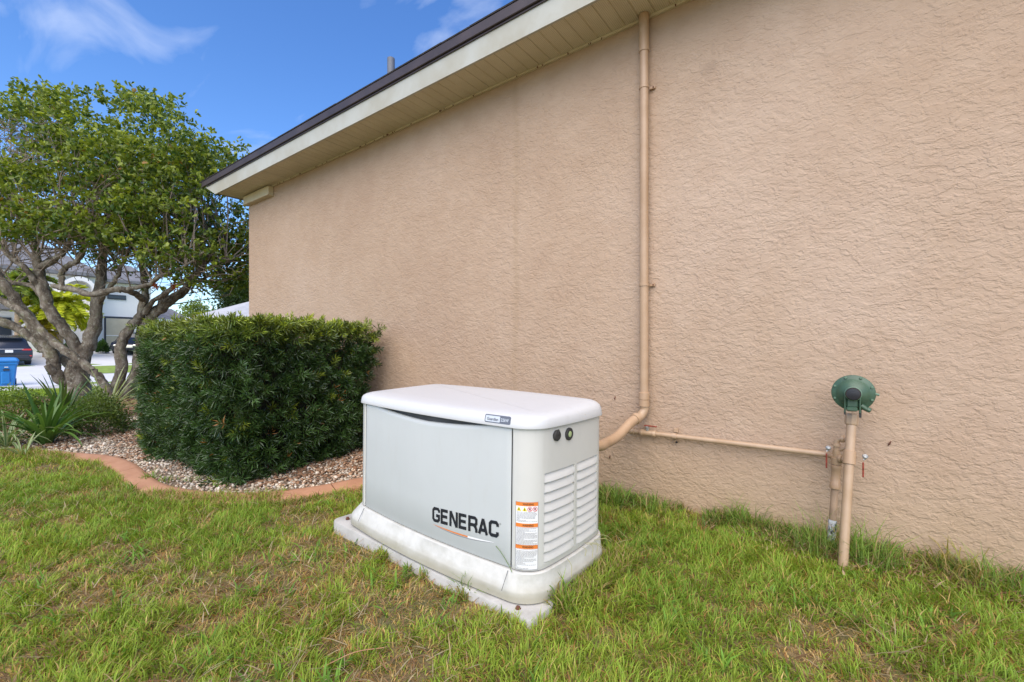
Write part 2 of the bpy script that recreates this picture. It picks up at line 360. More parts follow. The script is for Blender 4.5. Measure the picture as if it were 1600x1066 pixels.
c = mixc(m, math_(m, 'MULTIPLY', ramp(m, noise(m, 22, 4, .6), [(.56, (0, 0, 0)), (.64, (1, 1, 1))]), .6), c, (.36, .36, .29)); c = mixc(m, math_(m, 'MULTIPLY', ramp(m, noise(m, 5, 3, .6), [(.55, (0, 0, 0)), (.7, (1, 1, 1))]), .5), c, (.13, .14, .05))
setc(m, c); bump(m, noise(m, 32, 6, .75, 0, None, (1, 1, .4)), .9, .02)
M['twig'] = varied('twig_bark', (.26, .21, .165), .9, .3, 20)
M['leaf'] = leafmat('crown_leaf', .42, .30, .4); M['needle'] = leafmat('hedge_leaf', .30, .16, .6); M['grass'] = leafmat('grass_blade', .55, .32, .25); M['strap'] = leafmat('strap_leaf', .42, .25, .4)
M['stone'] = mat('pebble', (.5, .5, .5), .8); n_, l_, b_ = nodes(M['stone']); a_ = n_.new('ShaderNodeAttribute'); a_.attribute_name = 'col'; l_.new(a_.outputs['Color'], b_.inputs['Base Color'])
M['core'] = varied('hedge_core_shade', (.030, .030, .014), .95, .5, 25, bs=.8, bscale=40)  # near-black, the shade inside the hedge is put into this colour
# far things
M['white_wall'] = varied('white_render', (.82, .80, .77), .8, .04, 1); M['roof_grey'] = varied('grey_roof', (.17, .17, .18), .9, .25, 3, bs=.3, bscale=8)
M['roof_pale'] = varied('pale_roof', (.42, .42, .43), .9, .1, 2); M['trim_dark'] = varied('charcoal_trim', (.03, .033, .045), .5, .2); M['glass'] = mat('dark_glass', (.03, .04, .055), .08)
M['blind'] = varied('tan_blind', (.50, .44, .32), .7, .08, 2, ); M['arch'] = varied('shaded_render', (.62, .61, .58), .8, .05)
M['bin'] = varied('blue_bin', (.02, .19, .52), .42, .1, 5); M['carpaint'] = mat('charcoal_car_paint', (.045, .05, .065), .22, .4); M['carpaint2'] = mat('black_car_paint', (.02, .022, .03), .2, .3)
M['chrome'] = mat('chrome', (.7, .7, .72), .15, 1); M['tail'] = mat('tail_light_red', (.55, .04, .04), .2); M['tyre'] = varied('tyre', (.02, .02, .02), .8)
M['palm_trunk'] = varied('palm_trunk', (.30, .22, .14), .9, .3, 6, bs=.5, bscale=20)

# ------------------------------------------------------------------ ground
EDGE_PX = [(-110, 716), (-50, 714), (0, 713), (60, 713), (110, 717), (160, 722), (192, 734), (212, 752), (236, 768), (275, 778), (330, 784), (400, 784), (460, 778), (520, 768), (575, 757)]
edge = [on_ground(u, y)[:2] for u, y in EDGE_PX]
edge = [edge[0] + np.array([-2.6, -.9])] + edge + [np.array([-2.72, 2.45]), np.array([-2.62, 2.93])]
edge = [p for p in smooth_path([(p[0], p[1], 0) for p in edge], 5)]
EXY = np.array([p[:2] for p in edge])
bed_poly = [tuple(p) for p in EXY] + [(-7.0, 2.94), (-8.2, 4.6), (-11.5, 4.6), (-12.9, 3.0), (-12.9, 1.0), (-11.5, .2)]

ds = np.concatenate([np.linspace(-14, 0, 12), np.arange(.25, 9, .25), np.arange(9, 40, 1.0), [45, 55, 70, 100, 160, 300, 700, 2000]])
ls = np.concatenate([[-1500, -500, -150, -70], np.arange(-45, -6, 2.0), np.arange(-6, 6, .25), np.arange(6, 45, 3.0), [70, 150, 500, 1500]])
DD, LL = np.meshgrid(ds, ls, indexing='ij')
GX = DD * FWD[0] + LL * RGT[0]; GY = DD * FWD[1] + LL * RGT[1]; nearm = np.clip((9 - np.abs(DD)) / 3, 0, 1) * (np.abs(LL) < 8)
ZZ = gz(GX, GY) + nearm * .012 * (N1.fbm(GX * 2, GY * 2, 3) - .6)
nd, nl = DD.shape; idx = np.arange(nd * nl).reshape(nd, nl)
Q = np.stack([idx[:-1, :-1], idx[:-1, 1:], idx[1:, 1:], idx[1:, :-1]], -1).reshape(-1, 4)[:, ::-1]
g = np_mesh('ground', np.stack([GX, GY, ZZ], -1).reshape(-1, 3), Q, M['soil'], smooth=True); tag(g, 'lawn soil and open ground running to the street', None, None, 'structure')
mb = MB(); mb.add([(x, y, float(.022 + 0 * x)) for x, y in bed_poly], [tuple(range(len(bed_poly)))])
b = mb.build('mulch_bed', M['mulch']); tag(b, kind='structure')
if b.data.polygons[0].normal.z < 0: b.data.flip_normals()

# terracotta kerb between lawn and bed: cast in lengths
def kerb(i0, i1):
    mb = MB(); rings = []
    for i in range(i0, i1 + 1):
        t = EXY[min(i + 1, len(EXY) - 1)] - EXY[max(i - 1, 0)]; t = t / np.linalg.norm(t); nn = np.array([-t[1], t[0]])
        w = .082; pr = [(-w, -.03), (-w * 1.0, .014), (-w * .90, .026), (-w * .3, .034), (w * .45, .042), (w * .88, .040), (w, .030), (w, -.03)]
        if i == i0: cpos = EXY[i] + t * .004
        elif i == i1: cpos = EXY[i] - t * .004
        else: cpos = EXY[i]
        rings.append([(cpos[0] + nn[0] * a, cpos[1] + nn[1] * a, z) for a, z in pr])
    mb.loft(rings); return mb
t_ = thing('garden_edging', 'curved terracotta coloured concrete edging between lawn and gravel bed', 'edging', (EXY[20][0], EXY[20][1], 0))
cuts = [0, 12, 24, 37, 52, 70, len(EXY) - 1]
for a, b2 in zip(cuts[:-1], cuts[1:]): kerb(a, b2).build('edging_segment', M['curb'], t_, 50)

# pebbles, shells and bark chips
ico_v = []; ph = (1 + 5 ** .5) / 2
for a in (-1, 1):
    for b2 in (-ph, ph): ico_v += [(0, a, b2), (a, b2, 0), (b2, 0, a)]
ico_v = np.array(ico_v) / math.hypot(1, ph)
from itertools import combinations
dmin = min(np.linalg.norm(ico_v[i] - ico_v[j]) for i, j in combinations(range(12), 2)) * 1.01
ico_f = [f for f in combinations(range(12), 3) if all(np.linalg.norm(ico_v[i] - ico_v[j]) < dmin for i, j in combinations(f, 2))]
ico_f = np.array([f if np.dot(np.cross(ico_v[f[1]] - ico_v[f[0]], ico_v[f[2]] - ico_v[f[0]]), ico_v[f[0]]) > 0 else (f[0], f[2], f[1]) for f in ico_f])
def scatter(poly, n, box, keep=None):
    x = rng.uniform(box[0], box[1], n); y = rng.uniform(box[2], box[3], n); k = inside(x, y, poly)
    if keep is not None: k &= keep(x, y)
    return x[k], y[k]
def edge_dist(x, y):
    d = np.full(np.shape(x), 9.0)
    for i in range(0, len(EXY) - 1):
        a, b2 = EXY[i], EXY[i + 1]; ab = b2 - a; t = np.clip(((x - a[0]) * ab[0] + (y - a[1]) * ab[1]) / (ab @ ab), 0, 1)
        d = np.minimum(d, np.hypot(x - a[0] - t * ab[0], y - a[1] - t * ab[1]))
    return d
def stones(name, n, box, smin, smax, flat, cols, label, zoff=.02):
    patchy = name == 'wood_chips' and n > 10000
    x, y = scatter(bed_poly, n, box, lambda x, y: (edge_dist(x, y) > .085) & ((N3.fbm(x * 1.7, y * 1.7, 3) + .9 * np.minimum(edge_dist(x, y), .45) > .70) if patchy else True)); n = len(x)
    V = ico_v[None] * (1 + .22 * rng.standard_normal((n, 12, 1))); sc = rng.uniform(smin, smax, (n, 1)) ** 1.0
    ax = np.stack([sc[:, 0] * rng.uniform(.8, 1.3, n), sc[:, 0] * rng.uniform(.6, 1, n), sc[:, 0] * rng.uniform(flat[0], flat[1], n)], 1)
    V = V * ax[:, None]; ti = rng.normal(0, .35, n); ct, st = np.cos(ti)[:, None], np.sin(ti)[:, None]
    V = np.stack([V[..., 0] * ct - V[..., 2] * st, V[..., 1], V[..., 0] * st + V[..., 2] * ct], -1)
    an = rng.uniform(0, 6.28, n); cc, ss = np.cos(an)[:, None], np.sin(an)[:, None]
    V = np.stack([V[..., 0] * cc - V[..., 1] * ss, V[..., 0] * ss + V[..., 1] * cc, V[..., 2]], -1)
    V += np.stack([x, y, zoff + rng.uniform(.0, .012, n)], 1)[:, None]
    F = (ico_f[None] + (np.arange(n) * 12)[:, None, None]).reshape(-1, 3); cols = np.array(cols) * np.array([1.02, .95, .84]); cc = cols[rng.integers(0, len(cols), n)] * rng.uniform(.5, 1.12, (n, 1)) * (.62 + .6 * N2.fbm(x * 2.2, y * 2.2, 3))[:, None]
    o = np_mesh(name, V.reshape(-1, 3), F, M['stone'], np.repeat(cc, 12, 0), kind='stuff'); tag(o, label)
stones('gravel', 42000, (-9.0, -2.6, .2, 4.2), .006, .016, (.5, .9), [(.62, .58, .52), (.55, .50, .44), (.70, .68, .65), (.42, .30, .22), (.50, .36, .27), (.36, .31, .27), (.66, .60, .50)], 'white and tan pebbles covering the planting bed')
stones('wood_chips', 30000, (-9.0, -2.6, .2, 4.2), .008, .024, (.10, .28), [(.30, .17, .10), (.22, .12, .07), (.42, .27, .18), (.36, .22, .14), (.52, .38, .28)], 'brown bark chips mixed into the pebbles of the bed', .026)

stones('wood_chips', 9000, (-12.8, -8.5, .2, 4.6), .015, .045, (.12, .3), [(.30, .17, .10), (.22, .12, .07), (.46, .34, .24), (.36, .22, .14)], 'bark chips on the bed behind the tree trunks', .026)
# ------------------------------------------------------------------ grass
CB, SB = math.cos(-.0447), math.sin(-.0447); GEN = np.array([-1.5378, 1.6947])
def gen_local(x, y):
    dx, dy = x - GEN[0], y - GEN[1]; return CB * dx + SB * dy, -SB * dx + CB * dy
def on_lawn(x, y, pad=.0):
    a, b2 = gen_local(x, y)
    k = ~((a > -.77 - pad) & (a < .65 + pad) & (b2 > -.35 - pad) & (b2 < .34 + pad))
    k &= ~((y > 2.93) & (x > -7.1)); k &= x > -20.7; k &= ~inside(x, y, bed_poly); k &= edge_dist(x, y) > .07
    return k
def blades(name, x, y, L, W, col_t, col_b, lean, mat_, z0=None, label=None, kind='stuff', parent=None, droop=.5):
    n = len(x); z = gz(x, y) if z0 is None else z0; an = rng.uniform(0, 6.28, n) if n < 40000 else 12.6 * N3.fbm(x * 11, y * 11, 2) + rng.normal(0, 1.0, n); le = lean
    dx, dy = np.cos(an), np.sin(an); h1 = L * .55; sx, sy = -dy * W / 2, dx * W / 2
    tw = rng.uniform(-1, 1, n) * .9; sx2, sy2 = sx * np.cos(tw) + dx * W / 2 * np.sin(tw), sy * np.cos(tw) + dy * W / 2 * np.sin(tw)
    mz = z + h1 * np.cos(le); mx_, my_ = x + dx * h1 * np.sin(le), y + dy * h1 * np.sin(le)
    l2 = np.minimum(le + droop, 2.1); tx, ty, tz = mx_ + dx * L * .45 * np.sin(l2), my_ + dy * L * .45 * np.sin(l2), np.maximum(mz + L * .45 * np.cos(l2), z + .003)
    V = np.stack([np.stack([x - sx, y - sy, z - .004 + 0 * x], 1), np.stack([x + sx, y + sy, z - .004 + 0 * x], 1), np.stack([mx_ + sx2 * .85, my_ + sy2 * .85, mz], 1), np.stack([mx_ - sx2 * .85, my_ - sy2 * .85, mz], 1), np.stack([tx, ty, tz], 1)], 1)
    T = np.array([[0, 1, 2], [0, 2, 3], [3, 2, 4]])[None] + (np.arange(n) * 5)[:, None, None]
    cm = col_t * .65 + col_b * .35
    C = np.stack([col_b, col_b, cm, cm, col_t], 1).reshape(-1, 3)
    o = np_mesh(name, V.reshape(-1, 3), T.reshape(-1, 3), mat_, C, parent, kind=kind)
    if label: tag(o, label)
    return o
def lawn(n, dr, lr, lenr, wr, name, label, far=False):
    d = np.sqrt(rng.uniform(dr[0] ** 2, dr[1] ** 2, n)) if dr[0] > 0 else rng.uniform(dr[0], dr[1], n); l = rng.uniform(lr[0], lr[1], n) * d
    x = d * FWD[0] + l * RGT[0]; y = d * FWD[1] + l * RGT[1]
    # blades grow in clumps
    x = x + rng.normal(0, .008, n); k = on_lawn(x, y)
    x, y = x[k], y[k]; n = len(x)
    dry = N2.fbm(x * 2.4, y * 2.4, 4); fine_ = N3.fbm(x * 9, y * 9, 2); bare = np.clip((dry + .95 * (fine_ - .5) - .555) / .16, 0, 1)
    k = rng.random(n) > bare * .55; x, y, bare, fine_, dry = x[k], y[k], bare[k], fine_[k], dry[k]; n = len(x)
    k = rng.random(n) > np.clip((y - 2.66) / .25, 0, 1) * np.clip((N1.fbm(x * 2.6 + 30, y * 5, 3) - .42) * 6, 0, .9) * (x > -1.5); x, y, bare, fine_, dry = x[k], y[k], bare[k], fine_[k], dry[k]; n = len(x)
    hN = N1.fbm(x * 3.3 + 9, y * 3.3, 3)
    L = rng.uniform(*lenr, n) * (.40 + 1.15 * hN) * (1 - .40 * bare); W = rng.uniform(*wr, n)
    dead = rng.random(n) < ((.27 + .50 * bare) if not far else .08)
    g1 = np.array([.205, .345, .032]); g2 = np.array([.370, .450, .055]); g3 = np.array([.150, .290, .030]); tt = rng.random((n, 1)); hue = N3.fbm(x * .9 + 40, y * .9, 3)[:, None]
    c = g1 * (1 - tt) + g2 * tt; c = c * (1 - np.clip((hue - .45) * 2.5, 0, .7)) + g3 * np.clip((hue - .45) * 2.5, 0, .7)
    c *= rng.uniform(.8, 1.35, (n, 1)); br = np.array([[.60, .40, .14], [.66, .48, .20], [.44, .22, .075], [.54, .38, .12]])[rng.integers(0, 4, n)] * rng.uniform(.7, 1.15, (n, 1))
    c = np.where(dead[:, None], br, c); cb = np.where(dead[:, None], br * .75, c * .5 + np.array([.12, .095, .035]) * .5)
    lean = np.abs(rng.normal(.72, .50, n)) + dead * rng.uniform(.2, .9, n)
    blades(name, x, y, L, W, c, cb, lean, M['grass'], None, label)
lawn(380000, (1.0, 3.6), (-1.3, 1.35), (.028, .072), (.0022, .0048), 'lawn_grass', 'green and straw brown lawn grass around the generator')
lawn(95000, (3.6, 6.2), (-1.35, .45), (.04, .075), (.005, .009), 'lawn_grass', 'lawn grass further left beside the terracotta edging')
lawn(60000, (8.0, 15.0), (-1.3, -.4), (.05, .09), (.016, .03), 'lawn_grass', 'bright sunlit grass strip behind the tree', True)

def overgrowth(x, y, z0, lenr, wr, label, dead=.35, lean=.6):
    n = len(x); t = rng.random((n, 1)); c = (np.array([.18, .30, .030]) * (1 - t) + np.array([.34, .40, .055]) * t) * rng.uniform(.75, 1.2, (n, 1)); dd = rng.random((n, 1)) < dead
    c = np.where(dd, np.array([.46, .34, .15]) * rng.uniform(.7, 1.1, (n, 1)), c)
    blades('edge_grass', x, y, rng.uniform(*lenr, n), rng.uniform(*wr, n), c, c * .65, np.abs(rng.normal(lean, .35, n)), M['grass'], z0, label)
n = 130000; x = rng.uniform(-7.6, -2.9, n); y = rng.uniform(.1, 2.2, n); e_ = edge_dist(x, y); ib = inside(x, y, bed_poly); sgn_ = np.where(ib, 1, -1) * e_
wgt = np.clip((x + 3.95) / .25, 0, 1) * np.clip((-3.02 - x) / .12, 0, 1) + np.clip((-5.55 - x) / .35, 0, 1) * 1.1; lim = -.085 + .125 * wgt * (.4 + 1.1 * N1.fbm(x * 6, y * 6, 2)); k = (sgn_ < lim) & (sgn_ > -.17); x, y, sgn_ = x[k], y[k], sgn_[k]
overgrowth(x, y, np.where(np.abs(sgn_) < .08, .020, 0.0) * 1.0, (.035, .085), (.003, .006), 'ragged grass lapping over the terracotta edging', .38)
n = 2600; a_l = rng.uniform(.60, .74, n); b_l = rng.uniform(-.22, .36, n); k = (a_l - .60) > .05 * N1.fbm(b_l * 9, a_l * 5, 2) * 1.6 - .09 * np.clip((b_l + .12) / .2, 0, 1); a_l, b_l = a_l[k], b_l[k]
overgrowth(GEN[0] + CB * a_l - SB * b_l, GEN[1] + SB * a_l + CB * b_l, np.full(len(a_l), .05), (.04, .09), (.003, .006), 'grass creeping over the right side of the concrete pad', .3)
n = 2200; a_l = rng.uniform(-.5, .62, n); b_l = rng.uniform(-.37, -.325, n); k = N1.fbm(a_l * 19 + 3, b_l * 0, 3) > .60; a_l, b_l = a_l[k], b_l[k]
overgrowth(GEN[0] + CB * a_l - SB * b_l, GEN[1] + SB * a_l + CB * b_l, np.full(len(a_l), .03), (.03, .065), (.003, .005), 'grass growing up the front edge of the concrete pad', .35)

def tuft(cx, cy, n, r, lenr, wr, label, cols=((.15, .28, .045), (.27, .39, .06)), spread=.45, dead=.12):
    a = rng.uniform(0, 6.28, n); q = r * np.sqrt(rng.random(n)); x = cx + q * np.cos(a) * 1.0; y = np.minimum(cy + q * np.sin(a), 2.925)
    L = rng.uniform(*lenr, n); W = rng.uniform(*wr, n); t = rng.random((n, 1)); c = (np.array(cols[0]) * (1 - t) + np.array(cols[1]) * t) * rng.uniform(.8, 1.2, (n, 1))
    dd = rng.random((n, 1)) < dead; c = np.where(dd, np.array([.42, .31, .13]), c); L = L * 1.7; W = W * 1.25; n = n
    o = blades('weed_tuft', x - 0 * cx, y, L, W, c, c * .6 + .02, np.abs(rng.normal(spread, .3, n)), M['grass'], None, None, None, None, .55)
    tag(o, label, 'weeds', None)
    return o

n = 2600; d = np.sqrt(rng.uniform(1.0, 16, n)); l = rng.uniform(-1.25, 1.25, n) * d; x = d * FWD[0] + l * RGT[0]; y = d * FWD[1] + l * RGT[1]
k = on_lawn(x, y) & (N1.fbm(x * 5, y * 5, 2) > .56); x, y = x[k], y[k]; x = np.repeat(x, 4) + rng.normal(0, .008, 4 * len(x)); y = np.repeat(y, 4) + rng.normal(0, .008, len(x)); n = len(x)
c = np.array([.16, .31, .04]) * rng.uniform(.7, 1.35, (n, 1)); blades('broad_grass', x, y, rng.uniform(.045, .10, n), rng.uniform(.006, .010, n), c, c * .6, rng.uniform(.5, 1.3, n), M['grass'], None, 'coarser broad bladed grass clumps scattered in the lawn')
# the strip of untrimmed grass at the wall foot
n = 9000; x = rng.uniform(-1.45, 1.6, n); y = 2.93 - np.abs(rng.normal(0, .09, n)); k = N1.fbm(x * 4, y * 0 + 3, 3) + rng.random(n) * .3 > .62; x, y = x[k], y[k]; n = len(x)
t = rng.random((n, 1)); c = np.array([.09, .19, .03]) * (1 - t) + np.array([.20, .29, .05]) * t; dd = rng.random((n, 1)) < .28; c = np.where(dd, np.array([.42, .30, .14]), c)
blades('wall_grass', x, y, rng.uniform(.04, .11, n), rng.uniform(.003, .006, n), c, c * .6, np.abs(rng.normal(.45, .3, n)), M['grass'], None, 'longer grass growing along the foot of the stucco wall')

def litter(n, box, label, name):
    x = rng.uniform(box[0], box[1], n); y = rng.uniform(box[2], box[3], n); k = on_lawn(x, y, .02) & (N2.fbm(x * 2.4, y * 2.4, 4) + .2 * rng.random(n) > .57)
    x, y = x[k], y[k]; n = len(x); c = np.array([[.45, .33, .17], [.34, .20, .10], [.52, .42, .26], [.25, .15, .08]])[rng.integers(0, 4, n)] * rng.uniform(.7, 1.1, (n, 1))
    blades(name, x, y, rng.uniform(.03, .10, n), rng.uniform(.002, .005, n), c, c * .8, rng.uniform(1.1, 1.5, n), M['grass'], gz(x, y) + rng.uniform(.004, .03, n), label, droop=.12)
litter(26000, (-5.5, 1.6, 0, 2.93), 'dry straw coloured clippings lying in thin patches of lawn', 'dry_thatch')
n = 1500; x = rng.uniform(-.5, .85, n); y = 2.92 - np.abs(rng.normal(.10, .10, n)); c = np.array([[.34, .22, .13], [.22, .12, .07], [.46, .33, .22]])[rng.integers(0, 3, n)]
blades('dry_thatch', x, y, rng.uniform(.03, .09, n), rng.uniform(.003, .009, n), c, c, rng.uniform(1.15, 1.5, n), M['grass'], np.full(n, .008) + rng.uniform(0, .02, n), 'brown bark and straw litter at the foot of the gas riser', droop=.1)

# ------------------------------------------------------------------ the house
house = thing('stucco_house', 'tan stucco house wall with perforated soffit and dark roof edge', 'house', (-1, 2.95, 0))
X0, X1, WY, SZ = -7.10, 5.2, 2.95, 3.25
def grid_wall():
    mb = MB(); mb.add([(X0, WY, -.3), (X1, WY, -.3), (X1, WY, SZ + .02), (X0, WY, SZ + .02)], [(0, 1, 2, 3)])
    mb.add([(X0, WY, -.3), (X0, WY + 9, -.3), (X0, WY + 9, SZ + .02), (X0, WY, SZ + .02)], [(3, 2, 1, 0)])
    mb.add([(X1, WY, -.3), (X1, WY + 9, -.3), (X1, WY + 9, SZ + .02), (X1, WY, SZ + .02)], [(0, 1, 2, 3)])
    mb.add([(X0, WY + 9, -.3), (X1, WY + 9, -.3), (X1, WY + 9, SZ + .02), (X0, WY + 9, SZ + .02)], [(3, 2, 1, 0)])
    return mb
grid_wall().build('wall', M['stucco'], house)
FY = 2.585; FXL = -7.33
# soffit panels, 0.30 m each with a V groove between
pw = .305; pm = None; k = 0; xx = FXL
mbp = MB(); ya, yb = FY + .004, WY - .002
prof = [(0, .006), (.006, 0), (.094, 0), (.101, .007), (.108, 0), (.196, 0), (.203, .007), (.210, 0), (.299, 0), (.305, .006)]
mbp.add([(a, ya, z) for a, z in prof] + [(a, yb, z) for a, z in prof], [(i, i + 10, i + 11, i + 1) for i in range(9)])
first = None
while xx < X1 + .2:
    if first is None: first = mbp.build('soffit_panel', M['soffit'], house, local=True); o = first
    else: o = first.copy(); COL.objects.link(o); o.parent = house
    o.location = (xx - house.location[0], -house.location[1], SZ); xx += pw
MB().box(((X0 + X1) / 2 + .1, WY - .010, SZ - .006), (X1 - X0 - .2, .018, .020)).build('soffit_channel', M['soffit_plain'], house)
# front overhang soffit (beyond the corner)
mb = MB(); mb.add([(FXL, WY, SZ), (X0 - .002, WY, SZ), (X0 - .002, WY + 9, SZ), (FXL, WY + 9, SZ)], [(0, 3, 2, 1)]); mb.build('front_soffit', M['soffit_plain'], house)
# fascia with raking cut at its left end
mb = MB(); xl_b, xl_t = -7.32, -7.70
mb.add([(xl_b, FY, SZ - .012), (X1 + .3, FY, SZ - .012), (X1 + .3, FY, 3.415), (xl_t, FY, 3.415), (xl_b, FY + .02, SZ - .012), (X1 + .3, FY + .02, SZ - .012), (X1 + .3, FY + .02, 3.415), (xl_t, FY + .02, 3.415)],
       [(0, 1, 2, 3), (4, 7, 6, 5), (0, 4, 5, 1), (3, 2, 6, 7), (0, 3, 7, 4), (1, 5, 6, 2)]); mb.build('fascia', M['fascia'], house)
mb = MB(); mb.add([(xl_b, FY + .022, SZ - .01), (xl_b, WY + 9, SZ - .01), (xl_t, WY + 9, 3.415), (xl_t, FY + .022, 3.415)], [(0, 1, 2, 3)]); mb.build('front_fascia', M['fascia'], house)
MB().box(((X1 + xl_t) / 2 + .1, FY - .006, 3.408), (X1 - xl_t, .010, .012)).build('fascia_trim', M['drip'], house)
mb = MB(); mb.box(((X1 - 7.82) / 2 + .1, FY - .016, 3.457), (X1 + 7.9, .022, .080), bev=.004); mb.build('drip_edge', M['drip'], house)
# roof
sl = .42; mb = MB(); ry = WY + 4.5
mb.add([(-7.82, FY - .02, 3.50), (X1 + .4, FY - .02, 3.50), (X1 + .4, ry, 3.50 + sl * (ry - FY)), (-7.82 + 4, ry, 3.50 + sl * (ry - FY)), (-7.82, ry * 2 - FY, 3.50), (X1 + .4, 2 * ry - FY, 3.50)],
       [(0, 1, 2, 3), (0, 3, 4), (3, 2, 5, 4), (1, 5, 2)]); mb.build('roof', M['shingle'], house)
s0 = None; xx = -7.83
while xx < 1.6:
    w = .305; mbs = MB(); mbs.box((0, 0, 0), (w - .006, .16, .010))
    if s0 is None: s0 = mbs.build('shingle', M['shingle'], house, local=True); o = s0
    else: o = s0.copy(); COL.objects.link(o); o.parent = house
    o.location = (xx + w / 2 + 1, FY + .042 - 2.95, 3.534 + random.uniform(-.0015, .003)); o.rotation_euler = (math.atan(sl), 0, random.uniform(-.004, .004)); xx += w
# blocking under the soffit at the corner
mb = MB(); mb.box((-6.73, WY - .036, SZ - .070), (.78, .070, .115), bev=.004); mb.build('corner_block', M['soffit_plain'], house)
MB().box((-6.73, WY - .039, SZ - .134), (.80, .078, .010)).build('corner_block_trim', M['soffit_plain'], house)
vp = at(611, 100, 4.85); mb = MB(); mb.lathe([(.040, -.8), (.040, .0), (.034, .0), (.034, -.05)], (vp[0], vp[1], 4.155), (0, 0, 1), 20, cap=False); mb.build('vent_pipe', varied('vent_grey', (.13, .14, .17), .6), house, True)

# ------------------------------------------------------------------ conduit coming down the wall
cx, cy_, cr_ = -1.092, 2.905, .0285
con = thing('wall_conduit', 'tan painted conduit from soffit down the wall bending to the generator', 'conduit pipe', (cx, cy_, .7))
mb = MB(); mb.tube([(cx, cy_, SZ - .003), (cx, cy_, 3.0)], cr_ * 1.16, 20); mb.build('upper_sleeve', M['pvc'], con, 40)
mb = MB(); mb.tube([(cx, cy_, 3.0), (cx, cy_, .74)], cr_, 20); mb.build('straight_pipe', M['pvc'], con, 40)
for zz_ in (2.762, 1.452):
    mb = MB(); mb.tube([(cx, cy_, zz_ - .008), (cx, cy_, zz_ + .008)], cr_ + .004, 20); mb.box((cx + .045, WY - .012, zz_), (.035, .012, .016)); s_ = mb.build('pipe_strap', M['pvc'], con, 40)
    mb = MB(); mb.lathe([(.005, 0), (.005, .004)], (cx + .052, WY - .018, zz_), (0, -1, 0), 8); mb.build('screw', M['rust'], s_)
mb = MB(); mb.lathe([(cr_ + .001, 0), (cr_ + .006, .002), (cr_ + .006, .040), (cr_ + .003, .042), (cr_ + .003, .046), (cr_ + .007, .048), (cr_ + .007, .092), (cr_ + .001, .095)], (cx, cy_, .645), (0, 0, 1), 24); mb.build('coupling', M['pvc'], con, 40)
p0 = np.array([cx, cy_, .645]); pB = on_wall(1003, 646, 2.88); pC = on_wall(990, 655, 2.80)
path = smooth_path([p0, p0 + (0, 0, -.025), on_wall(1001, 650, 2.88), on_wall(992, 655, 2.83)], 6)
mb = MB(); mb.tube(path, cr_ * 1.02, 18); mb.build('elbow', M['pvc_light'], con, 50)
pe = on_wall(994, 654, 2.84)
p2 = smooth_path([pe, on_wall(984, 662, 2.78), on_wall(966, 681, 2.66), on_wall(948, 692, 2.52), on_wall(930, 697, 2.36), np.array([-1.36, 2.12, .50]), np.array([-1.40, 1.97, .48])], 6)
mb = MB(); mb.tube(p2, .031, 18); mb.build('bent_pipe', M['pvc'], con, 50)
mb = MB(); dr = p2[2] - p2[0]; dr = dr / np.linalg.norm(dr); mb.lathe([(.031, -.012), (.037, -.010), (.037, .014), (.031, .016)], p2[0], dr, 20); mb.build('collar', M['pvc'], con, 40)

# ------------------------------------------------------------------ gas piping
gy = 2.905
gas = thing('gas_pipe', 'thin tan horizontal gas pipe strapped low along the wall', 'gas pipe', (-.6, gy, .47))
mb = MB(); mb.tube([(-1.14, gy, .472), (-.088, gy, .472)], .0155, 16); mb.build('pipe_run', M['pvc_light'], gas, 40)
mb = MB(); mb.tube(smooth_path([(-1.14, gy, .472), (-1.20, gy, .472), (-1.235, gy - .03, .470), (-1.24, gy - .10, .462), (-1.25, 2.4, .40), (-1.3, 2.0, .36)], 6), .016, 14); mb.build('pipe_to_generator', M['pvc_light'], gas, 50)
for xa in (-1.175, -1.10, -1.03):
    mb = MB(); mb.lathe([(.016, -.016), (.021, -.014), (.021, .014), (.016, .016)], (xa, gy, .472), (1, 0, 0), 16); mb.build('fitting', M['pvc_light'], gas, 40)
mb = MB(); mb.lathe([(.020, -.055), (.024, -.05), (.024, -.035), (.019, -.03), (.021, 0), (.019, .03), (.024, .035), (.024, .05), (.020, .055)], (-1.066, gy, .472), (1, 0, 0), 18); mb.build('shutoff_valve', M['pvc_light'], gas, 40)
mb = MB(); mb.lathe([(.010, .018), (.010, .034), (.015, .036), (.015, .048), (.009, .050)], (-1.066, gy - .006, .472), (0, -.15, 1), 8); mb.build('valve_nut', M['steel'], gas, 30)
mb = MB(); mb.box((-1.040, gy - .016, .522), (.075, .014, .006), bev=.001); mb.box((-1.075, gy - .014, .521), (.02, .016, .005)); mb.build('red_lever', M['red'], gas)
mb = MB(); mb.tube([(-.905, gy, .472), (-.880, gy, .472)], .0195, 16); mb.box((-.893, WY - .014, .504), (.026, .022, .026), bev=.003); mb.box((-.893, WY - .014, .442), (.022, .02, .02)); mb.build('pipe_strap', M['pvc_light'], gas, 40)
mb = MB(); mb.lathe([(.007, 0), (.007, .006)], (-.885, WY - .026, .432), (0, -1, 0), 8); mb.build('anchor_bolt', M['black'], gas)

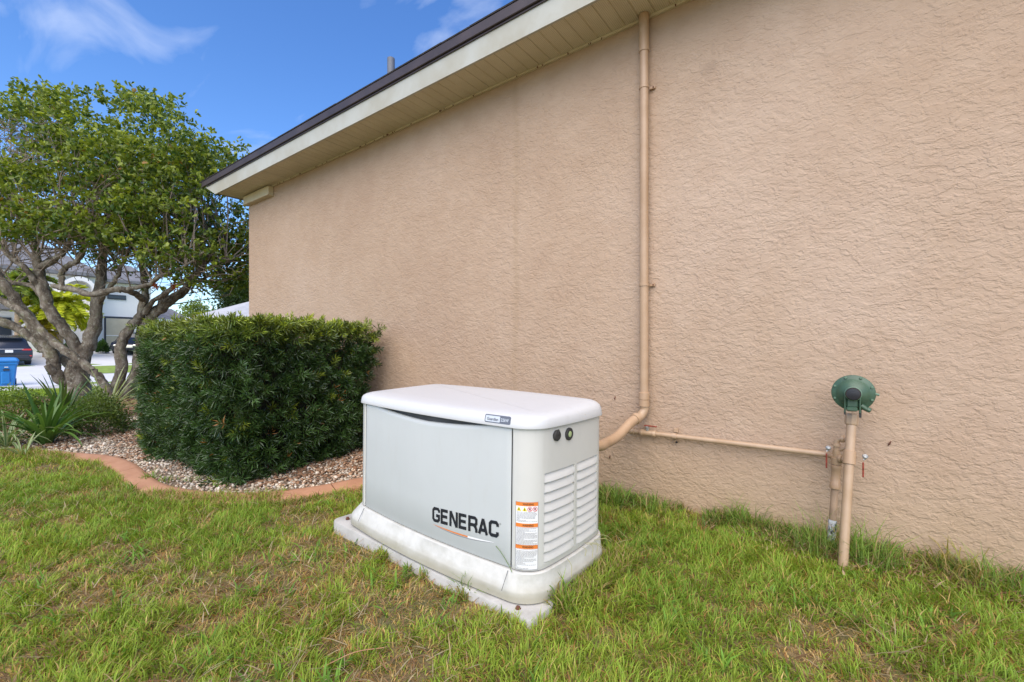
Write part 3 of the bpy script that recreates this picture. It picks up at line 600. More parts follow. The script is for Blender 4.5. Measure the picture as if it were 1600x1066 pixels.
# main riser, leaning out at the bottom
rt = on_wall(1331, 652, 2.80); rbm = on_ground(1317, 886); rdir = (rt - rbm) / np.linalg.norm(rt - rbm)
ris = thing('gas_riser', 'tall leaning tan gas riser pipe carrying the green regulator', 'gas riser pipe', rbm)
rb_ = rbm - rdir * .08
mb = MB(); mb.tube([rb_, rt], .0205, 20); mb.build('riser_pipe', M['pvc_light'], ris, 40)
rs = rbm + rdir * (.475 / rdir[2]); mb = MB(); mb.lathe([(.021, -.002), (.0265, 0), (.0265, .062), (.021, .064)], rs - rdir * .005, rdir, 20); mb.build('sleeve', M['pvc'], ris, 40)
mb = MB(); mb.lathe([(.021, -.018), (.025, -.016), (.0285, -.010), (.0285, .034), (.024, .038)], rt - rdir * .022, rdir, 8); mb.build('hex_union', M['pvc_light'], ris, 30)
# small riser and its fittings
sx, sy_ = -.056, 2.875
sr_ = thing('gas_valve_riser', 'shorter gas riser with elbow, red levers and peeling black and white foot', 'gas pipe', (sx, sy_, 0))
sb = np.array([-.083, 2.845, -.05]); st_ = np.array([sx, sy_, .42])
def on_sr(z): t = (z - sb[2]) / (st_[2] - sb[2]); return sb + (st_ - sb) * t
mb = MB(); mb.tube([on_sr(-.05), on_sr(.0), on_sr(.07), on_sr(.145)], [.0175, .019, .0175, .0185], 16, wob=.12, seed=3); mb.build('wrapped_foot', M['peel'], sr_, 40)
mb = MB(); mb.tube([on_sr(.146), on_sr(.31)], .0165, 16); mb.build('lower_pipe', M['pvc_dull'], sr_, 40)
mb = MB(); mb.lathe([(.018, 0), (.024, .003), (.024, .03), (.021, .034), (.021, .10), (.024, .104), (.024, .122), (.018, .126)], on_sr(.305), st_ - sb, 18); mb.build('regulator_body', M['pvc'], sr_, 40)
mb = MB(); mb.lathe([(.018, 0), (.023, .002), (.023, .035), (.018, .037)], (sx, sy_, .432), (0, 0, 1), 16); mb.lathe([(.017, 0), (.017, .05)], (sx, sy_, .455), (0, 0, 1), 14); mb.build('tee', M['pvc_light'], sr_, 40)
mb = MB(); mb.tube([(-.09, gy - .005, .472), (sx, sy_, .470), (.0, 2.83, .468)], .016, 14)
for q in (-.020, -.036): mb.lathe([(.016, -.007), (.0215, -.006), (.0215, .006), (.016, .007)], (q, 2.845 + (-.02 - q) * .4, .468), (1, -.5, 0), 14)
mb.build('cross_nipple', M['pvc_light'], sr_, 40)
mb = MB(); mb.tube(smooth_path([(sx, sy_, .50), (sx, sy_, .535), (sx + .003, sy_, .555), (sx + .018, sy_ - .003, .568), (sx + .035, sy_ - .006, .569), (.004, 2.845, .568)], 5), .0135, 14); mb.build('elbow', M['pvc_light'], sr_, 50)
mb = MB(); mb.lathe([(.014, -.006), (.0195, -.005), (.0195, .006), (.014, .007)], (sx + .026, sy_ - .005, .569), (1, -.2, 0), 14); mb.lathe([(.014, -.006), (.0195, -.005), (.0195, .006), (.014, .007)], (sx, sy_, .532), (0, 0, 1), 14); mb.build('elbow_collar', M['pvc_light'], sr_, 40)
mb = MB(); mb.tube([(sx + .01, sy_ - .002, .508), (sx + .03, sy_ - .01, .520), (.004, 2.84, .532)], .009, 10); mb.build('bypass_stub', M['pvc_light'], sr_, 40)
for (hx, hy, hz, hh) in ((-.098, 2.868, .500, .075), (.052, 2.815, .488, .072)):
    mb = MB(); mb.lathe([(.006, 0), (.012, .003), (.012, .014), (.006, .018)], (hx + .006, hy, hz + .014), (.2, -1, .2), 8); mb.tube([(hx + .016, hy, hz + .012), (hx, hy - .006, hz - .004)], .004, 6); v = mb.build('valve_nut', M['steel'], sr_, 30)
    mb = MB(); mb.box((hx, hy - .008, hz - .015 - hh / 2), (.007, .012, hh), bev=.001); mb.build('red_lever', M['red'], sr_)

# green regulator
rc = on_wall(1333, 614, 2.77)
reg = thing('gas_regulator', 'round dark green gas regulator dome with black centre cap on the riser', 'gas regulator', rc)
ax = np.array([0, -1.0, 0.0])
mb = MB(); mb.lathe([(.030, -.060), (.055, -.050), (.074, -.022), (.086, -.006), (.088, -.004), (.088, .002), (.086, .004), (.072, .006), (.066, .012), (.056, .024), (.040, .036), (.033, .040), (.031, .058)], rc, ax, 48); mb.build('dome', M['green'], reg, 50)
for k in range(8):
    a = math.radians(22.5 + 45 * k); p = rc + np.array([math.cos(a) * .079, 0, math.sin(a) * .079])
    mb = MB(); mb.lathe([(.0066, -.012), (.0066, .009), (.0045, .011)], p, ax, 6); mb.build('flange_bolt', M['green_light'], reg, 30)
mb = MB(); mb.lathe([(.0345, .050), (.0345, .062), (.031, .064), (.031, .060)], rc, ax, 28); mb.build('cap_ring', M['green_light'], reg, 50)
mb = MB(); mb.lathe([(.031, .055), (.031, .072), (.027, .079), (.012, .081)], rc, ax, 12); mb.build('centre_cap', M['black'], reg, 30)
mb = MB(); q0 = rc + np.array([-.003, -.034, -.038]); mb.box(q0, (.050, .040, .062), bev=.008); mb.box(q0 + np.array([-.002, -.008, -.036]), (.044, .044, .022), bev=.005); mb.build('outlet_body', M['green'], reg, 40)
for sgn in (-1, 1): mb = MB(); mb.box(q0 + np.array([sgn * .029, -.010, -.012]), (.006, .030, .085), bev=.002); mb.build('bracket_rib', M['green'], reg, 40)
mb = MB(); mb.box(q0 + np.array([-.029, -.018, -.050]), (.008, .010, .03)); mb.box(q0 + np.array([.030, -.010, -.058]), (.010, .012, .035)); mb.build('hinge_pins', M['rubber'], reg)
mb = MB(); mb.tube([rc + np.array([.03, -.01, -.06]), rc + np.array([.055, -.012, -.078])], [.014, .010], 12); mb.lathe([(.007, 0), (.012, .004), (.012, .016), (.006, .02)], rc + np.array([.05, -.012, -.074]), (1, 0, -.4), 8); mb.build('vent_spout', M['green'], reg, 40)
MB().tube([rc + np.array([.085, 0, 0]), rc + np.array([.10, .0, -.004])], .006, 8).build('side_stud', M['green_light'], reg, 40)

# ------------------------------------------------------------------ generator
GL, GW, GR, BF, BS = 1.1855, .5563, .078, .0362, .0172
def gcurve(L=GL, W=GW, rad=GR, bf=BF, bs=BS, off=0.0, dx=0.0, dy=0.0, na=8, nf=26, ns=14):
    pts = []
    cs = [(L / 2 - rad, -W / 2 + rad, -90), (L / 2 - rad, W / 2 - rad, 0), (-L / 2 + rad, W / 2 - rad, 90), (-L / 2 + rad, -W / 2 + rad, 180)]
    for ci, (x, y, a0) in enumerate(cs):
        arc = [(x + rad * math.cos(math.radians(a0 + t)), y + rad * math.sin(math.radians(a0 + t))) for t in np.linspace(0, 90, na)]
        pts += arc; nx, ny, na0 = cs[(ci + 1) % 4]; e = (nx + rad * math.cos(math.radians(na0)), ny + rad * math.sin(math.radians(na0))); m_ = ns if ci in (0, 2) else nf
        for k in range(1, m_): pts.append((arc[-1][0] + (e[0] - arc[-1][0]) * k / m_, arc[-1][1] + (e[1] - arc[-1][1]) * k / m_))
    Q = np.array(pts); fx = 1 - (2 * Q[:, 0] / L) ** 2; fy = 1 - (2 * Q[:, 1] / W) ** 2; Q2 = Q.copy()
    Q2[:, 1] += np.sign(Q[:, 1]) * bf * fx * np.minimum(1, abs(2 * Q[:, 1] / W)); Q2[:, 0] += np.sign(Q[:, 0]) * bs * fy * np.minimum(1, abs(2 * Q[:, 0] / L))
    T = np.roll(Q2, -1, 0) - np.roll(Q2, 1, 0); Nn = np.stack([T[:, 1], -T[:, 0]], 1); Nn /= np.linalg.norm(Nn, axis=1)[:, None]
    return Q2 + Nn * off + np.array([dx, dy]), Nn
GC, GN = gcurve(na=16, nf=60, ns=30); seg = np.hypot(*(np.roll(GC, -1, 0) - GC).T); GS = np.concatenate([[0], np.cumsum(seg)]); GT = GS[-1]
GC2 = np.vstack([GC, GC[:1]]); GN2 = np.vstack([GN, GN[:1]])
def gp(s, z, off=0.0):
    s = s % GT; return (np.interp(s, GS, GC2[:, 0]) + off * np.interp(s, GS, GN2[:, 0]), np.interp(s, GS, GC2[:, 1]) + off * np.interp(s, GS, GN2[:, 1]), z)
gen = thing('standby_generator', 'white and grey home standby generator beside the stucco wall', 'generator', (GEN[0], GEN[1], 0))
gen.rotation_euler = (-.0023, .0111, -.0447)
def gpart(mb, name, mat_, smooth=40, parent=None): return mb.build(name, mat_, parent or gen, smooth, local=True)
def ringz(z, **k): return [(p[0], p[1], z) for p in gcurve(**k)[0]]
# flared base
mb = MB(); B1 = dict(L=1.293, W=.610, rad=.10, bf=.042, dx=-.036, dy=.002); B2 = dict(L=1.297, W=.618, rad=.12, bf=.030, dx=-.034)
mb.loft([ringz(.078, **{**B1, 'off': -.02}), ringz(.078, **B1), ringz(.112, **B2), ringz(.121, **{**B2, 'off': -.0015}), ringz(.127, **{**B2, 'off': -.006}), ringz(.184, off=.012), ringz(.1885, off=.008), ringz(.1885, off=-.03)])
gpart(mb, 'base', M['gen_base'], 35)
mb = MB(); mb.loft([ringz(.055, **{**B1, 'off': -.03}), ringz(.078, **{**B1, 'off': -.012})]); gpart(mb, 'base_shadow_gap', M['rubber'])  # dark strip between base and pad, the gap's shadow put into its colour
# seams of the base next to the corner
for s_s in (-.02, -1.01):
    mb = MB(); a = gp(s_s, .187, .013); b2 = gp(s_s - .004, .124, .050 if s_s > -1 else .044); cdir = np.array(b2) - np.array(a)
    mb.tube([np.array(a), np.array(b2)], .0012, 5); gpart(mb, 'base_seam', M['dark_gap'])
mb = MB(); mb.loft([ringz(.189, off=-.032), ringz(.736, off=-.032)]); gpart(mb, 'inner_shell', M['dark_gap'])
def dip(s):
    t = (s + .895) / (.895 - .126)
    return 0 if t <= 0 or t >= 1 else .030 * (math.sin(math.pi * t) ** .6) * (1 - .25 * abs(2 * t - 1))
# front panel
mb = MB(); ss_ = np.linspace(-1.024, -.019, 80); rows = []
for s in ss_:
    zt = .7375 - dip(s); e = min(1, (s + 1.024) / .006, (-.019 - s) / .006); o_ = -.004 * (1 - e)
    rows.append([gp(s, .192, -.02), gp(s, .192, -.001 + o_), gp(s, .196, .0015 + o_), gp(s, .35, .0015 + o_), gp(s, zt - .02, .0015 + o_), gp(s, zt - .008, -.000 + o_), gp(s, zt - .002, -.005), gp(s, zt, -.014), gp(s, zt - .003, -.026)])
mb.loft(rows, cap=False, closed=False); gpart(mb, 'front_panel', M['gen_front'], 60)
# wrap-round side, back and far side panel with the louvre opening
ZB, ZT = .192, .738; h0, h1, hm0, hm1, hz0, hz1 = .119, .531, .3225, .3405, .213, .561
sa = sorted(set([-.0145, -.010] + list(np.linspace(-.004, h0, 9)) + list(np.linspace(h0, hm0, 7)) + list(np.linspace(hm0, hm1, 2)) + list(np.linspace(hm1, h1, 7)) + list(np.linspace(h1, GT - 1.034, 90)) + [GT - 1.0285]))
za = [ZB, ZB + .003, hz0, hz1, ZT - .01, ZT]
mb = MB(); V = []; nz_ = len(za)
for s in sa:
    e = min(1, (s + .0145) / .0045, (GT - 1.0285 - s) / .0045)
    for z in za: V.append(gp(s, z, .0015 - .0045 * (1 - e) - (.0015 if z == ZB else 0)))
F = []
for i in range(len(sa) - 1):
    for j in range(nz_ - 1):
        smid = (sa[i] + sa[i + 1]) / 2
        if j == 2 and ((h0 < smid < hm0) or (hm1 < smid < h1)): continue
        F.append((i * nz_ + j, (i + 1) * nz_ + j, (i + 1) * nz_ + j + 1, i * nz_ + j + 1))
mb.add(V, F)
for a0_, a1_ in ((h0, hm0), (hm1, h1)):                  # returns of the opening
    sl_ = np.linspace(a0_, a1_, 7)
    mb.loft([[gp(s, hz1, .0015), gp(s, hz1, -.02)] for s in sl_], cap=False, closed=False); mb.loft([[gp(s, hz0, -.02), gp(s, hz0, .0015)] for s in sl_], cap=False, closed=False)
    for s in (a0_, a1_): mb.add([gp(s, hz0, .0015), gp(s, hz1, .0015), gp(s, hz1, -.02), gp(s, hz0, -.02)], [(0, 1, 2, 3)])
gpart(mb, 'side_panel', M['gen_body'], 45)
nsl = 9; sp_ = (hz1 - hz0) / nsl
for a0_, a1_ in ((h0, hm0), (hm1, h1)):
    for k in range(nsl):
        zt = hz1 - k * sp_; rows = []
        for s in np.linspace(a0_ + .001, a1_ - .001, 8):
            e = min(1, (s - a0_) / .016, (a1_ - s) / .016); e = max(.12, e) ** .5
            rows.append([gp(s, zt - .0005, -.0115), gp(s, zt - sp_ * .40, -.003 + .001 * e), gp(s, zt - sp_ * .78, -.003 + .0075 * e), gp(s, zt - sp_ * .92, -.003 + .0085 * e), gp(s, zt - sp_ * .99, -.003 + .006 * e), gp(s, zt - sp_ * .985, -.012)])
        mb = MB(); mb.loft(rows, cap=True, closed=True); gpart(mb, 'louvre_slat', M['gen_louver'], 35)
# lid
mb = MB(); mb.loft([ringz(.742, off=-.02), ringz(.737, off=.008), ringz(.7375, off=.0135), ringz(.741, off=.0145), ringz(.768, off=.009), ringz(.779, off=.003), ringz(.788, off=-.010), ringz(.794, off=-.028), ringz(.798, off=-.055), ringz(.801, off=-.10)])
lid = gpart(mb, 'lid', M['gen_lid'], 60)
for v_ in lid.data.vertices:
    if v_.co.z > .765: v_.co.z += .03 * v_.co.y * (v_.co.z - .765) / .03
# corner latches
def disc_on(s, z, r, th, off, n=24):
    o = np.array(gp(s, z, off)); a = np.array(gp(s, z, off + .01)) - o; return o, a / np.linalg.norm(a)
o, a = disc_on(.187, .700, .01, 0, .0015); mb = MB(); mb.lathe([(.0215, 0), (.0215, .007), (.018, .011), (.006, .012)], o, a, 28); kb = gpart(mb, 'lock_cover', M['rubber'], 40)
mb = MB(); mb.box(o + a * .011 + np.array([0, 0, .014]), (.008, .012, .022), bev=.003); gpart(mb, 'lock_tab', M['rubber'], 40, kb)
o, a = disc_on(.272, .694, .01, 0, .0015); mb = MB(); mb.lathe([(.0255, 0), (.0255, .006), (.022, .009), (.0135, .009), (.0125, .006)], o, a, 32); kb = gpart(mb, 'status_light', M['rubber'], 40)
mb = MB(); mb.lathe([(.0125, .005), (.0125, .008), (.008, .010)], o, a, 24); gpart(mb, 'light_lens', M['lens'], 40, kb)
# rusty hold-down bolts on the pad
for (bx, by) in ((-.70, -.276), (.56, -.318)):
    mb = MB(); mb.lathe([(.011, .068), (.012, .0715), (.008, .072), (.008, .079), (.006, .080)], (bx, by, 0), (0, 0, 1), 8); gpart(mb, 'anchor_bolt', M['rust'], 30)

# flat print: everything below follows the panel curve
class PR:
    def __init__(s): s.mb = MB(); s.o = 0
    def poly(s, pts, off, curve=gp, tilt=0.0):
        s.o += .00004; V = [curve(a, b2, off + s.o) for a, b2 in pts]; s.mb.add(V, [tuple(range(len(V)))])
    def rect(s, a0, a1, b0, b1, off, n=3, curve=gp):
        s.o += .00004; aa = np.linspace(a0, a1, n + 1); s.mb.loft([[curve(a, b0, off + s.o), curve(a, b1, off + s.o)] for a in aa], cap=False, closed=False)
def stroke(pr, pts, w, T, off, closed=False):
    P = [np.array(p, float) for p in pts]; n = len(P); Lf = []; Rt = []
    for i in range(n):
        d0 = P[i] - P[i - 1] if i > 0 else P[1] - P[0]; d1 = P[i + 1] - P[i] if i < n - 1 else P[-1] - P[-2]
        d0 = d0 / np.linalg.norm(d0); d1 = d1 / np.linalg.norm(d1); t = d0 + d1; t /= np.linalg.norm(t); nn = np.array([-t[1], t[0]]); m_ = 1 / max(.5, nn @ np.array([-d0[1], d0[0]]))
        Lf.append(P[i] + nn * w / 2 * m_); Rt.append(P[i] - nn * w / 2 * m_)
    for i in range(n - 1): pr.poly([T(Rt[i]), T(Rt[i + 1]), T(Lf[i + 1]), T(Lf[i])], off)
GLY = {'G': [[(.70, .68), (.70, .80), (.60, .90), (.22, .90), (.10, .78), (.10, .22), (.22, .10), (.58, .10), (.70, .2), (.70, .45), (.40, .45)]],
       'E': [[(.10, 0), (.10, 1)], [(.12, .90), (.70, .90)], [(.12, .51), (.65, .51)], [(.12, .10), (.70, .10)]],
       'N': [[(.10, 0), (.10, 1)], [(.12, .98), (.68, .02)], [(.70, 0), (.70, 1)]],
       'R': [[(.10, 0), (.10, 1)], [(.12, .90), (.58, .90), (.70, .80), (.70, .56), (.58, .45), (.12, .45)], [(.46, .45), (.62, .36), (.71, .18), (.71, 0)]],
       'A': [[(.08, 0), (.40, .96)], [(.72, 0), (.40, .96)], [(.22, .26), (.60, .26)]],
       'C': [[(.70, .66), (.70, .80), (.60, .90), (.22, .90), (.10, .78), (.10, .22), (.22, .10), (.60, .10), (.70, .20), (.70, .34)]]}
logo = PR(); word = 'GENERAC'; s0_, s1_, zb0, zb1, hh = -.449, -.076, .2695, .2945, .0655
adv = (s1_ - s0_ + .008) / len(word)
for i, ch in enumerate(word):
    def T(p, i=i):
        a = s0_ + adv * i + p[0] / .8 * (adv - .0045) * 1.0; f = (a - s0_) / (s1_ - s0_); return (a, zb0 + (zb1 - zb0) * f + p[1] * hh)
    for st in GLY[ch]: stroke(logo, st, .205, T, .0022)
f_ = lambda a, b2: (a, b2)
gpart(logo.mb, 'brand_lettering', M['ink'], False)
rg = PR()
for k in range(10):
    a = 2 * math.pi * k / 10; b2 = 2 * math.pi * (k + 1) / 10; c0 = (-.066, .352); rg.poly([(c0[0] + .0035 * math.cos(a), c0[1] + .0035 * math.sin(a)), (c0[0] + .0035 * math.cos(b2), c0[1] + .0035 * math.sin(b2)), (c0[0] + .0025 * math.cos(b2), c0[1] + .0025 * math.sin(b2)), (c0[0] + .0025 * math.cos(a), c0[1] + .0025 * math.sin(a))], .0022)
gpart(rg.mb, 'registered_mark', M['ink'], False)
def swoosh(a0, a1, top, bot, mat_, name, base):
    pr = PR(); n = 14; sa_ = np.linspace(a0, a1, n); L_ = [[gp(a, bot((a - s0_) / .36) , base), gp(a, top((a - s0_) / .36), base)] for a in sa_]; pr.mb.loft(L_, cap=False, closed=False); gpart(pr.mb, name, mat_, False)
cl_ = lambda t: zb0 - .0125 + .0145 * t + .010 * math.sin(math.pi * min(1, max(0, t))) * -1
th_ = lambda t: .0052 * math.sin(math.pi * min(1, max(0, t))) ** .7
swoosh(s0_, s0_ + .22, lambda t: cl_(t) + th_(t), lambda t: cl_(t) - th_(t) * .1, M['orange'], 'orange_swoosh', .0022)
swoosh(s0_ + .215, s0_ + .36, lambda t: cl_(t) + th_(t) * 1.1, lambda t: cl_(t) - th_(t) * .5, M['white_print'], 'white_swoosh', .0023)
swoosh(s0_ + .02, s0_ + .355, lambda t: cl_(t) - th_(t) * .5, lambda t: cl_(t) - th_(t) * 1.3, M['grey_print'], 'swoosh_outline', .0021)
# warning label on the rounded corner
la0, la1, lb0, lb1 = .0045, .0935, .197, .457
lab = PR(); lab.rect(la0, la1, lb0, lb1, .0018, 12); labo = gpart(lab.mb, 'warning_label', M['white_print'], 60)
fr_ = PR()
for (a, b2, c, d) in ((la0, la1, lb0, lb0 + .0018), (la0, la1, lb1 - .0018, lb1), (la0, la0 + .0018, lb0, lb1), (la1 - .0018, la1, lb0, lb1)): fr_.rect(a, b2, c, d, .0021, 12)
for z in (.3595, .2765): fr_.rect(la0, la1, z - .0008, z, .0021, 12)
gpart(fr_.mb, 'label_border', M['grey_print'], 60, labo)
for z in (.4415, .3605, .2775):
    ob = PR(); ob.rect(la0 + .0018, la1 - .0018, z, z + .0145, .0023, 12); bo = gpart(ob.mb, 'orange_band', M['orange'], 60, labo)
def small_text(txt, a0, z0, w, h, off, curve=gp):
    cu = bpy.data.curves.new('txt', 'FONT'); cu.body = txt; cu.size = 1; cu.offset = .02; to = bpy.data.objects.new('txt', cu); COL.objects.link(to); bpy.context.view_layer.update()
    me = bpy.data.meshes.new_from_object(to.evaluated_get(bpy.context.evaluated_depsgraph_get())); COL.objects.unlink(to); bpy.data.objects.remove(to)
    V = np.array([v.co[:] for v in me.vertices]); mn, mxx = V.min(0), V.max(0); V = (V - mn) / np.maximum(mxx - mn, 1e-6)
    mb = MB(); mb.add([curve(a0 + v[0] * w, z0 + v[1] * h, off) for v in V], [tuple(p.vertices) for p in me.polygons]); return mb
for z in (.4445, .3635, .2805):
    mb = small_text('WARNING', la0 + .028, z, .042, .0085, .0026); gpart(mb, 'warning_word', M['ink'], False, labo)
def tri_icon(a, z, r, mat_):
    pr = PR(); pr.poly([(a - r, z - r * .8), (a + r, z - r * .8), (a, z + r)], .0023); gpart(pr.mb, 'hazard_triangle', mat_, False, labo)
    pr = PR(); pr.poly([(a - r * .16, z - r * .55), (a + r * .16, z - r * .55), (a + r * .16, z + r * .35), (a - r * .16, z + r * .35)], .0026); gpart(pr.mb, 'hazard_mark', M['ink'], False, labo)
tri_icon(.0185, .4295, .0095, M['yellow_print']); tri_icon(.0405, .4295, .0095, M['yellow_print'])
for a in (.060, .080):
    pr = PR(); n = 18
    for k in range(n):
        t0, t1 = 2 * math.pi * k / n, 2 * math.pi * (k + 1) / n; pr.poly([(a + .0092 * math.cos(t0), .430 + .0092 * math.sin(t0)), (a + .0092 * math.cos(t1), .430 + .0092 * math.sin(t1)), (a + .0072 * math.cos(t1), .430 + .0072 * math.sin(t1)), (a + .0072 * math.cos(t0), .430 + .0072 * math.sin(t0))], .0024)
    pr.poly([(a - .0068, .4355), (a - .0052, .437), (a + .0068, .4245), (a + .0052, .423)], .0025); gpart(pr.mb, 'prohibition_sign', M['red_print'], False, labo)
    pr = PR(); pr.rect(a - .003, a + .003, .426, .434, .0022, 2); gpart(pr.mb, 'sign_symbol', M['ink'], False, labo)
tx = PR(); rr_ = random.Random(3)
for z0, z1 in ((.3785, .417), (.2955, .356), (.2015, .273)):
    z = z1
    while z > z0:
        a = la0 + .006
        while a < la1 - .010:
            w = rr_.uniform(.003, .010); 
            if a + w > la1 - .006: break
            tx.rect(a, a + w, z, z + .0016, .0021, 2); a += w + .0013
            if rr_.random() < .04: break
        z -= .0043
txo = gpart(tx.mb, 'fine_print', M['grey_print'], False, labo); txo['kind'] = 'stuff'
# badge on the lid edge
lidc = lambda s, z, off: gp(s, z, off + .0142 - (z - .741) * .20)
bd = PR(); a0_, a1_, z0_, z1_ = -.141, -.0165, .7485, .7795
def rrect(pr, a0, a1, z0, z1, r, off, curve):
    out = []; n = 4
    for cx_, cz_, t0 in ((a1 - r, z0 + r, -90), (a1 - r, z1 - r, 0), (a0 + r, z1 - r, 90), (a0 + r, z0 + r, 180)):
        for k in range(n + 1): t = math.radians(t0 + 90 * k / n); out.append((cx_ + r * math.cos(t), cz_ + r * math.sin(t)))
    s0 = len(out); top = [curve(a, z, off) for a, z in out]; bt = [curve(a, z, off - .0018) for a, z in out]; pr.mb.loft([bt, top], cap=True)
rrect(bd, a0_, a1_, z0_, z1_, .006, .0012, lidc); bdo = gpart(bd.mb, 'lid_badge', M['badge'], False)
b3 = PR(); rrect(b3, a0_ + .004, a1_ - .050, z0_ + .004, z1_ - .004, .003, .0018, lidc); gpart(b3.mb, 'badge_plate', M['silver'], False, bdo)
gpart(small_text('Guardian', a0_ + .012, z0_ + .009, .055, .0115, .0026, lidc), 'badge_word', M['badge'], False, bdo)
gpart(small_text('22kW', a1_ - .045, z0_ + .009, .037, .0125, .0022, lidc), 'power_rating', M['silver'], False, bdo)

# concrete pad
pad = thing('generator_pad', 'pale concrete pad the generator sits on, half sunk in grass', 'concrete pad', (GEN[0], GEN[1], 0)); pad.rotation_euler = (0, .006, -.0447)
mb = MB(); ring0 = []
def padring(z, ins):
    out = []
    for (cx_, cy2, t0) in ((.648 - .02, -.352 + .02, -90), (.648 - .02, .34 - .02, 0), (-.775 + .05, .34 - .05, 90), (-.775 + .045, -.335 + .045, 180)):
        for k in range(5): t = math.radians(t0 + 22.5 * k); r = (.02 if cx_ > 0 else .045) - ins; out.append((cx_ + r * math.cos(t), cy2 + r * math.sin(t), z))
    return out
mb.loft([padring(-.06, 0), padring(.062, 0), padring(.067, .003), padring(.069, .008)]); mb.build('slab', M['pad'], pad, 35, local=True)

# ------------------------------------------------------------------ hedge
def unit(a): return a / np.linalg.norm(a, axis=-1, keepdims=True)
def leaf_quads(P, D, L, W, col, curl=.15, tip=.55, side=None):
    """one kite leaf (4 verts, 2 tris) at P along D"""
    n = len(P); r = rng.standard_normal((n, 3)) if side is None else side; Sd = unit(np.cross(D, r)); Nn = np.cross(Sd, D)
    mid = P + D * (L * tip)[:, None] + Nn * (L * curl * .5)[:, None]; end = P + D * L[:, None] - Nn * (L * curl)[:, None]
    V = np.stack([P, mid - Sd * (W / 2)[:, None], end, mid + Sd * (W / 2)[:, None]], 1).reshape(-1, 3)
    T = (np.array([[0, 1, 2], [0, 2, 3]])[None] + (np.arange(n) * 4)[:, None, None]).reshape(-1, 3)
    return V, T, np.repeat(col, 4, 0)
HP = np.array([(-6.05, 1.50), (-5.6, 1.40), (-4.6, 1.34), (-3.80, 1.30), (-3.53, 1.38), (-3.56, 1.85), (-3.84, 2.78), (-6.2, 2.80), (-6.2, 1.8)])
HT = 1.235
hedge = thing('podocarpus_hedge', 'square clipped dark green hedge with narrow leaves at the house corner', 'hedge', (-4.8, 2.1, 0))
hc = HP.mean(0)
def shr(P, d):
    v = P - hc; L_ = np.linalg.norm(v, axis=1, keepdims=True); return hc + v * (L_ - d) / L_
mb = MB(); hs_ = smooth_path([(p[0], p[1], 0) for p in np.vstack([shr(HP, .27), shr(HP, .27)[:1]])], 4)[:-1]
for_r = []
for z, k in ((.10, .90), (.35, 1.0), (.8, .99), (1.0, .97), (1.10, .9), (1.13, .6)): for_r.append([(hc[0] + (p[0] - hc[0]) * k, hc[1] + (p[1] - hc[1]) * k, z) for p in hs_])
mb.loft(for_r); mb.build('shade_core', M['core'], hedge, 60)  # solid filler behind the leaves, coloured dark as inner shade
def perim(n):
    E_ = np.roll(HP, -1, 0) - HP; l = np.hypot(*E_.T); w = l.copy(); w[6:] *= .25; i = rng.choice(len(HP), n, p=w / w.sum()); t = rng.random(n)
    p = HP[i] + E_[i] * t[:, None]; nn = np.stack([E_[i][:, 1], -E_[i][:, 0]], 1) / l[i][:, None]; return p, nn
nS = 3000; p, nn = perim(nS); z = rng.uniform(.02, HT, nS); inset = np.abs(rng.normal(.0, .105, nS)) + .0; lump = (N1.fbm(p[:, 0] * 2.2 + p[:, 1] * 2.2, z * 3.0, 3) - .52) * .34
low_in = np.clip((.25 - z) / .25, 0, 1) * .02
base = np.column_stack([p + nn * (lump - inset - .005 - low_in)[:, None], z]); nrm = unit(np.column_stack([nn, np.full(nS, .25)]) + rng.normal(0, .35, (nS, 3)))
nT = 1500; xs = rng.uniform(-6.2, -3.5, nT); ys = rng.uniform(1.4, 2.85, nT); k = inside(xs, ys, HP); xs, ys = xs[k], ys[k]; nT = len(xs)
tz = HT - .03 + .03 * (N2.fbm(xs * 1.5, ys * 1.5, 3) - .5) - np.abs(rng.normal(0, .03, nT)); tb = np.column_stack([xs, ys, tz]); tn = unit(np.column_stack([np.zeros((nT, 2)), np.ones(nT)]) + rng.normal(0, .45, (nT, 3)))
SP = np.vstack([base, tb]); SN = np.vstack([nrm, tn]); isT = np.concatenate([np.clip((z - HT + .20) / .18, 0, 1) * .8, np.ones(nT)])
m_ = 24; n = len(SP); ax_ = np.repeat(SN, m_, 0); t = np.tile(np.linspace(0, 1, m_), n); slen = np.repeat(rng.uniform(.05, .11, n), m_)
rot = np.tile(np.arange(m_) * 2.4, n) + np.repeat(rng.uniform(0, 6.28, n), m_); ref = unit(np.cross(ax_, np.array([.3, .2, .9]) + 0 * ax_)); ref2 = np.cross(ax_, ref)
rad_ = ref * np.cos(rot)[:, None] + ref2 * np.sin(rot)[:, None]; ang = (1.35 - .85 * t) + rng.normal(0, .16, n * m_); D = unit(ax_ * np.cos(ang)[:, None] + rad_ * np.sin(ang)[:, None])
P_ = np.repeat(SP, m_, 0) + ax_ * (slen * t)[:, None]; Lf = rng.uniform(.050, .088, n * m_) * (1.05 - .35 * t); Lf *= np.repeat(np.where(isT > .9, .62, 1), m_); Wf = rng.uniform(.0075, .0110, n * m_)
young = np.clip(np.repeat(isT, m_) * rng.uniform(.2, 1.2, n * m_) + np.repeat(rng.random(n) < .07, m_) * .55, 0, 1)[:, None] * (.35 + .65 * t[:, None])
shade = np.repeat(rng.uniform(.6, 1.6, n), m_)[:, None] * rng.uniform(.8, 1.2, (n * m_, 1)); c = (np.array([.042, .084, .020]) * (1 - young) + np.array([.30, .35, .024]) * young) * shade
dry_ = np.repeat(rng.random(n) < .05, m_)[:, None] & (rng.random((n * m_, 1)) < .16); c = np.where(dry_, np.array([.30, .14, .035]), c)
